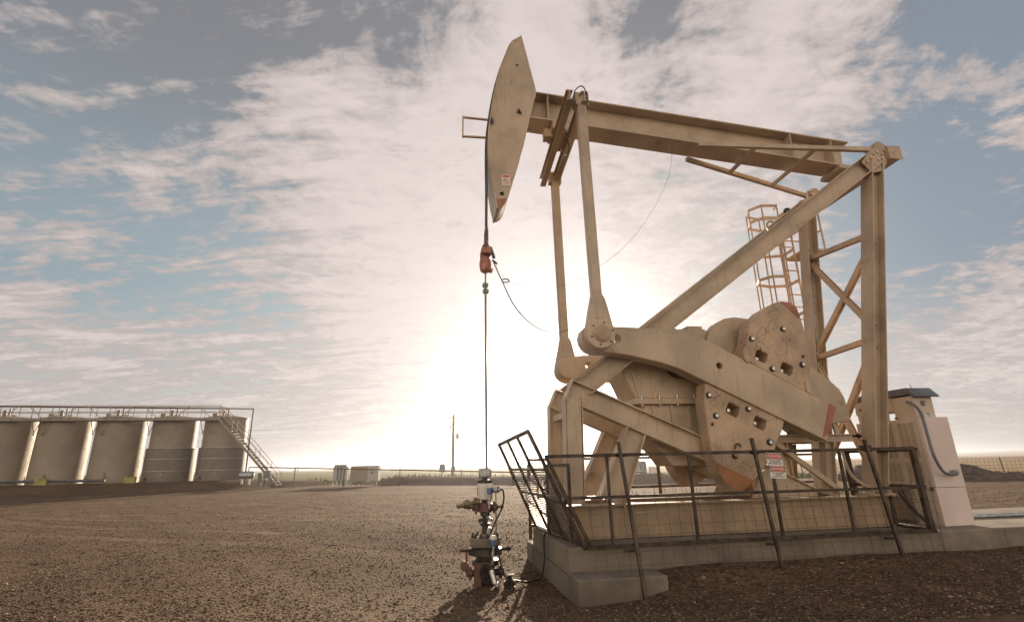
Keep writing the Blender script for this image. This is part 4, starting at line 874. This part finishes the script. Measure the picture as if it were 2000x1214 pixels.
# catwalk over the tank fronts
def cwp(k, off, z):
    a = Vector((TK[0][0], TK[0][1])); b_ = Vector((TK[5][0]-8, TK[5][1]-1.7)); d = (b_-a).normalized(); nn = Vector((d.y, -d.x)); nn = nn if nn.y < 0 else -nn
    p = a+d*k+nn*off; return Vector((p.x, p.y, z))
cw_ = Root('tank_catwalk', 'long steel catwalk with railings running along the tops of the tanks', 'catwalk', tuple(cwp(10, 1.9, 6.0)), frame='W')
MB().bar(cwp(-.2, 1.45, 6.08), cwp(28, 1.45, 6.08), .05, .22).bar(cwp(-.2, 2.25, 6.08), cwp(28, 2.25, 6.08), .05, .22).bar(cwp(-.2, 1.85, 6.14), cwp(28, 1.85, 6.14), .75, .03).build('deck', 'catwalk_steel', cw_)
for off in (1.45, 2.25):
    rl = MB()
    for z in (6.68, 7.18): rl.bar(cwp(-.2, off, z), cwp(28, off, z), .045, .045)
    k = 0
    while k < 28: rl.bar(cwp(k, off, 6.1), cwp(k, off, 7.18), .045, .045); k += 1.38
    rl.build('railing', 'catwalk_steel', cw_)
g = MB()
for k in np.arange(.5, 27, 4.15): g.bar(cwp(k, 2.25, 6.1), cwp(k+1.2, 2.25, 7.15), .04, .04).bar(cwp(k+2.9, 2.25, 6.1), cwp(k+1.9, 2.25, 7.15), .04, .04)
g.build('diagonal_brace', 'catwalk_steel', cw_)
st_ = Root('tank_stair', 'steel stair with handrails descending from the catwalk at the last tank', 'stair', (-20, 44.5, .5), frame='W')
a = cwp(-.1, 1.85, 6.1); b_ = Vector((-20.0, 45.0, .50)); dd = (b_-a)
for off in (-.40, .40):
    o_ = Vector((0, off, 0))
    MB().bar(a+o_, b_+o_, .05, .20).build('stringer', 'catwalk_steel', st_)
    hr = MB().bar(a+o_+Vector((0, 0, 1.05)), b_+o_+Vector((0, 0, 1.0)), .045, .045).bar(a+o_+Vector((0, 0, .55)), b_+o_+Vector((0, 0, .5)), .035, .035)
    for k in (0.02, .22, .42, .62, .82, .99): p = a.lerp(b_, k)+o_; hr.bar(p, p+Vector((0, 0, 1.02)), .04, .04)
    hr.build('handrail', 'catwalk_steel', st_)
g = MB()
for k in range(24): p = a.lerp(b_, (k+.5)/24); g.box((p.x-.14, p.y-.39, p.z-.0), (p.x+.14, p.y+.39, p.z+.035))
g.build('tread', 'galvanized', st_)
vp = Root('vent_pipe', 'tall thin brown pipe standing beside the stair, joined to a pipe over the tanks', 'pipe', (-22.6, 44.3, .9), frame='W', single=True)
MB().tube([(-22.6, 44.3, .8), (-22.6, 44.3, 6.92), (-29, 43.2, 7.0), (-54, 38.8, 7.35)], .065, 8).build('vent_pipe', 'pipe_rust', vp)
hv = Root('separator_drum', 'small shiny horizontal drum at the foot of the stair', 'drum', (-22.1, 43.6, 1.1), frame='W', single=True)
MB()._lathe(Vector((-22.7, 43.6, 1.45)), [(.05, 0), (.26, .06), (.3, .2), (.3, .95), (.26, 1.1), (.05, 1.16)], 20, Vector((1, 0, 0))).box((-22.5, 43.5, .7), (-22.4, 43.7, 1.2)).box((-21.9, 43.5, .7), (-21.8, 43.7, 1.2)).build('separator_drum', 'galvanized', hv)
cbx = Root('control_box', 'small grey control box on legs beside the shiny drum', 'control box', (-20.6, 43.7, .8), frame='W', single=True)
MB().box((-20.75, 43.6, 1.2), (-20.2, 43.85, 1.75)).box((-20.72, 43.65, .5), (-20.66, 43.8, 1.2)).box((-20.29, 43.65, .5), (-20.23, 43.8, 1.2)).box((-21.2, 43.6, .6), (-20.95, 43.8, 1.6)).build('control_box', 'canopy_grey', cbx)

# pipe rail fence and its posts
pr_ = Root('pipe_rail', 'long rusty pipe rail running from the tanks to behind the wellhead', 'pipe rail', (-9, 43, .35), frame='W')
pts_ = [(-22.3, 44.2, 1.2), (-22.3, 44.2, 2.06), (-20.8, 43.9, 2.03), (-9.35, 42.9, 1.60), (-4.2, 41.1, 1.42), (-.27, 38.9, 1.30), (4.5, 37.6, 1.22), (9, 36.8, 1.15)]
MB().tube(pts_, .05, 8).build('pipe', 'pipe_rust', pr_)
for x, y, z in ((-18.2, 43.7, 1.93), (-9.35, 42.9, 1.72), (-4.2, 41.1, 1.58), (-.27, 38.9, 1.5), (2.5, 38.2, 1.45), (6.5, 37.3, 1.3), (-14, 43.3, 1.8)):
    MB().bar((x, y, gz(x, y)-.1), (x, y, z), .06, .06).build('post', 'dark_steel', pr_)
# the two grey equipment boxes on legs
for (x0, x1, y, z0, z1, lab, legs) in ((-15.45, -14.3, 44.9, .85, 2.0, 'narrow grey equipment box on legs by the pipe rail, left of the wide one', (0, .3, .6, 1.)), (-13.9, -11.55, 44.6, .78, 1.95, 'wide grey equipment box on legs by the pipe rail with an orange mark', (0.02, .95))):
    r_ = Root('equipment_box', lab, 'equipment box', ((x0+x1)/2, y, .35), frame='W')
    wd = x1-x0
    if wd > 2:
        MB().box((x0, y, z0), (x0+wd*.62, y+.8, z1)).build('body', 'tank_paint', r_, bevel=.02)
        MB().box((x0+wd*.62+.01, y-.03, z0-.02), (x1, y+.82, z1+.02)).box((x0, y+.02, z1), (x1, y+.85, z1+.05)).build('end_bay', 'siding', r_, bevel=.02)
        MB().box((x1-.62, y-.045, z0+.55), (x1-.42, y-.032, z0+.75)).build('orange_mark', 'orange_paint', r_)
    else:
        MB().box((x0, y, z0), (x1, y+.5, z1)).build('body', 'siding', r_, bevel=.02)
        MB().box((x0+wd*.30, y-.05, z0+.05), (x0+wd*.40, y-.002, z1-.02)).box((x0+wd*.55, y-.05, z0+.05), (x0+wd*.63, y-.002, z1-.02)).box((x0+.08, y-.04, z1), (x1-.1, y+.3, z1+.12)).build('fittings', 'canopy_grey', r_)
    for k in legs: MB().box((x0+wd*k-.03, y+.05, .2), (x0+wd*k+.03, y+.11, z0)).build('leg', 'galvanized', r_)
# utility pole
up_ = Root('utility_pole', 'wooden utility pole with a transformer standing beyond the pipe rail', 'utility pole', (-8.3, 70, .3), frame='W')
MB().cyl((-8.33, 70, 0), (-8.26, 70, 8.45), .19, 10, r2=.14).build('pole', 'pole_wood', up_)
MB().cyl((-7.72, 70, 5.3), (-7.72, 70, 5.95), .19, 14).cyl((-7.72, 70, 5.95), (-7.72, 70, 6.05), .1, 10).box((-8.2, 69.9, 5.6), (-7.85, 70.1, 5.7)).build('transformer', 'siding', up_)
g = MB().bar((-8.9, 69.5, 8.0), (-8.26, 70, 8.25), .06, .06).cyl((-8.95, 69.5, 7.95), (-8.95, 69.5, 8.15), .04, 8).bar((-8.6, 69.8, 7.0), (-8.26, 70, 7.2), .07, .07).cyl((-8.62, 69.8, 6.6), (-8.62, 69.8, 7.05), .07, 8).box((-8.45, 69.8, 5.3), (-8.15, 69.95, 5.9)).cyl((-8.2, 70, 8.4), (-8.18, 70, 8.62), .06, 8)
g.build('insulators', 'canopy_grey', up_)
MB().tube([(-8.1, 69.9, 1.2), (-8.1, 69.9, 5.5)], .03, 6).box((-8.16, 69.8, 1.2), (-7.96, 70, 1.8)).build('meter_box', 'canopy_grey', up_)
pwl = Root('power_line', 'thin power line sagging across the sky to the utility pole', 'wire', (-30, 60, 7), frame='W', single=True)
MB().tube([Vector((-8.9, 69.5, 8.1)).lerp(Vector((-140, 95, 9.5)), k/20)-Vector((0, 0, 6*(k/20)*(1-k/20))) for k in range(21)], .012, 4).build('power_line', 'rope_wire', pwl)
mk = Root('marker_box', 'small dark box on a post standing in the grass beyond the rail', 'marker', (-8.3, 60, .4), frame='W', single=True)
MB().box((-8.6, 59.8, 1.2), (-7.95, 60, 2.0)).box((-8.33, 59.85, -.2), (-8.22, 59.95, 1.2)).box((-8.5, 59.78, 2.0), (-8.05, 60.0, 2.1)).build('marker_box', 'canopy_grey', mk)
dpj = Root('distant_pumpjack', 'tiny distant pumpjack far out on the plain behind the pipe rail', 'pumpjack', (-250, 600, -.3), frame='W', single=True)
g = MB(); x, y = -250, 600
for p, q in (((x-5, y, 3.3), (x+4, y, 5.0)), ((x, y, 0), (x+.2, y, 4.2)), ((x-1.8, y, 0), (x, y, 4.2)), ((x+1.8, y, 0), (x, y, 4.2)), ((x-5, y, 1.6), (x-5, y, 4.2)), ((x-3, y, .3), (x+4, y, .3)), ((x+3.5, y, 1.), (x+3.8, y, 4.8))): g.bar(p, q, .3, .35)
g.box((x+2.2, y-.5, .3), (x+4.2, y+.5, 1.8)).build('distant_pumpjack', 'dark_steel', dpj)

# site building seen through the machine
bd = Root('site_building', 'low grey sided building with a small window seen behind the machine', 'building', (8.4, 41.5, .2), frame='W')
MB().prism([(6.6, .1), (9.75, .1), (9.75, 2.05), (6.6, 2.05)], 41.6, 44.6).build('wall', 'siding', bd)
g = MB()
for k in range(21): g.box((6.62+k*.15, 41.585, .2), (6.64+k*.15, 41.602, 2.05))
g.build('wall_rib', 'siding', bd)
MB().box((6.5, 41.4, 2.05), (9.85, 44.8, 2.14)).build('roof', 'canopy_grey', bd)
wf = MB().box((8.55, 41.55, 1.05), (8.97, 41.60, 1.72)).build('window', 'sign_white', bd); MB().box((8.60, 41.54, 1.10), (8.92, 41.549, 1.67)).build('pane', 'window_glass', bd, parent=wf)
MB().cyl((10.0, 41.6, 1.0), (10.0, 41.75, 1.0), .28, 16).box((9.85, 41.7, .3), (10.3, 42.2, 1.9)).build('cooling_unit', 'canopy_grey', bd)
tb = Root('utility_box', 'pale box standing in the sun at the right end of the low building', 'box', (10.65, 41, .3), frame='W', single=True)
MB().box((10.4, 41.0, .75), (11.1, 41.5, 1.45)).box((10.45, 41.1, .2), (10.52, 41.2, .75)).box((10.98, 41.1, .2), (11.05, 41.2, .75)).build('utility_box', 'cabinet_white', tb, bevel=.01)

# heap of dirt to the right
hx = np.linspace(21, 34, 90); hy = np.linspace(30.5, 39.5, 60)
def heap(X, Y):
    d = segd(X, Y, (23.9, 35.8), (28.2, 34.6)); h = 1.22*np.clip(1-d/3.1, 0, 1)**.85
    d2 = segd(X, Y, (28, 34.4), (31.2, 33.6)); h = np.maximum(h, .45*np.clip(1-d2/1.9, 0, 1)**.9)
    return ground(X, Y)-.05+h+.06*np.sin(X*5+Y*3)*np.sin(Y*6)*(h > 0)+.05*np.sin(X*11)*np.cos(Y*9+X)*(h > .05)
me = grid_mesh('dirt_heap', hx, hy, heap); me.materials.append(MATS['dirt']); dh = bpy.data.objects.new('dirt_heap', me); col.objects.link(dh)
dh['label'] = 'long dark heap of dirt behind the white cabinet at the right'; dh['category'] = 'dirt heap'
# wire stock fence on the right
sfn = Root('stock_fence', 'thin wire stock fence with a leaning post beyond the dirt heap', 'wire fence', (38, 42, .35), frame='W')
for x, y in ((24, 44.5), (32, 44.4), (39.2, 42.8), (47, 41.5)): MB().bar((x, y, gz(x, y)-.1), (x-.1, y, gz(x, y)+1.25), .06, .06).build('post', 'pole_wood', sfn)
g = MB()
P4 = [(24, 44.5), (32, 44.4), (39.2, 42.8), (47, 41.5)]
for z in (.15, .4, .65, .9, 1.15): g.tube([(x, y, gz(x, y)+z) for x, y in P4], .010, 4)
for i in range(3):
    for k in np.arange(0, 1, .04): x = P4[i][0]+(P4[i+1][0]-P4[i][0])*k; y = P4[i][1]+(P4[i+1][1]-P4[i][1])*k; g.tube([(x, y, gz(x, y)+.05), (x, y, gz(x, y)+1.15)], .006, 4)
g.build('wire', 'wire_steel', sfn)
# ------------------------------------------------------------------ the air: pale haze that fades the far plain
hzm = bpy.data.materials.new('haze'); hzm.use_nodes = True; nt = hzm.node_tree; nt.nodes.clear()
vo = nt.nodes.new('ShaderNodeVolumePrincipled'); vo.inputs['Color'].default_value = (.80, .88, 1., 1); vo.inputs['Density'].default_value = .0005; vo.inputs['Anisotropy'].default_value = .8
ou = nt.nodes.new('ShaderNodeOutputMaterial'); nt.links.new(vo.outputs[0], ou.inputs['Volume'])
r_ = Root('haze', None, None, (0, 0, 0), kind='stuff', frame='W', single=True)
MB().box((-9500, -9500, -20), (9500, 9500, 26)).build('haze', hzm, r_, smooth=0)
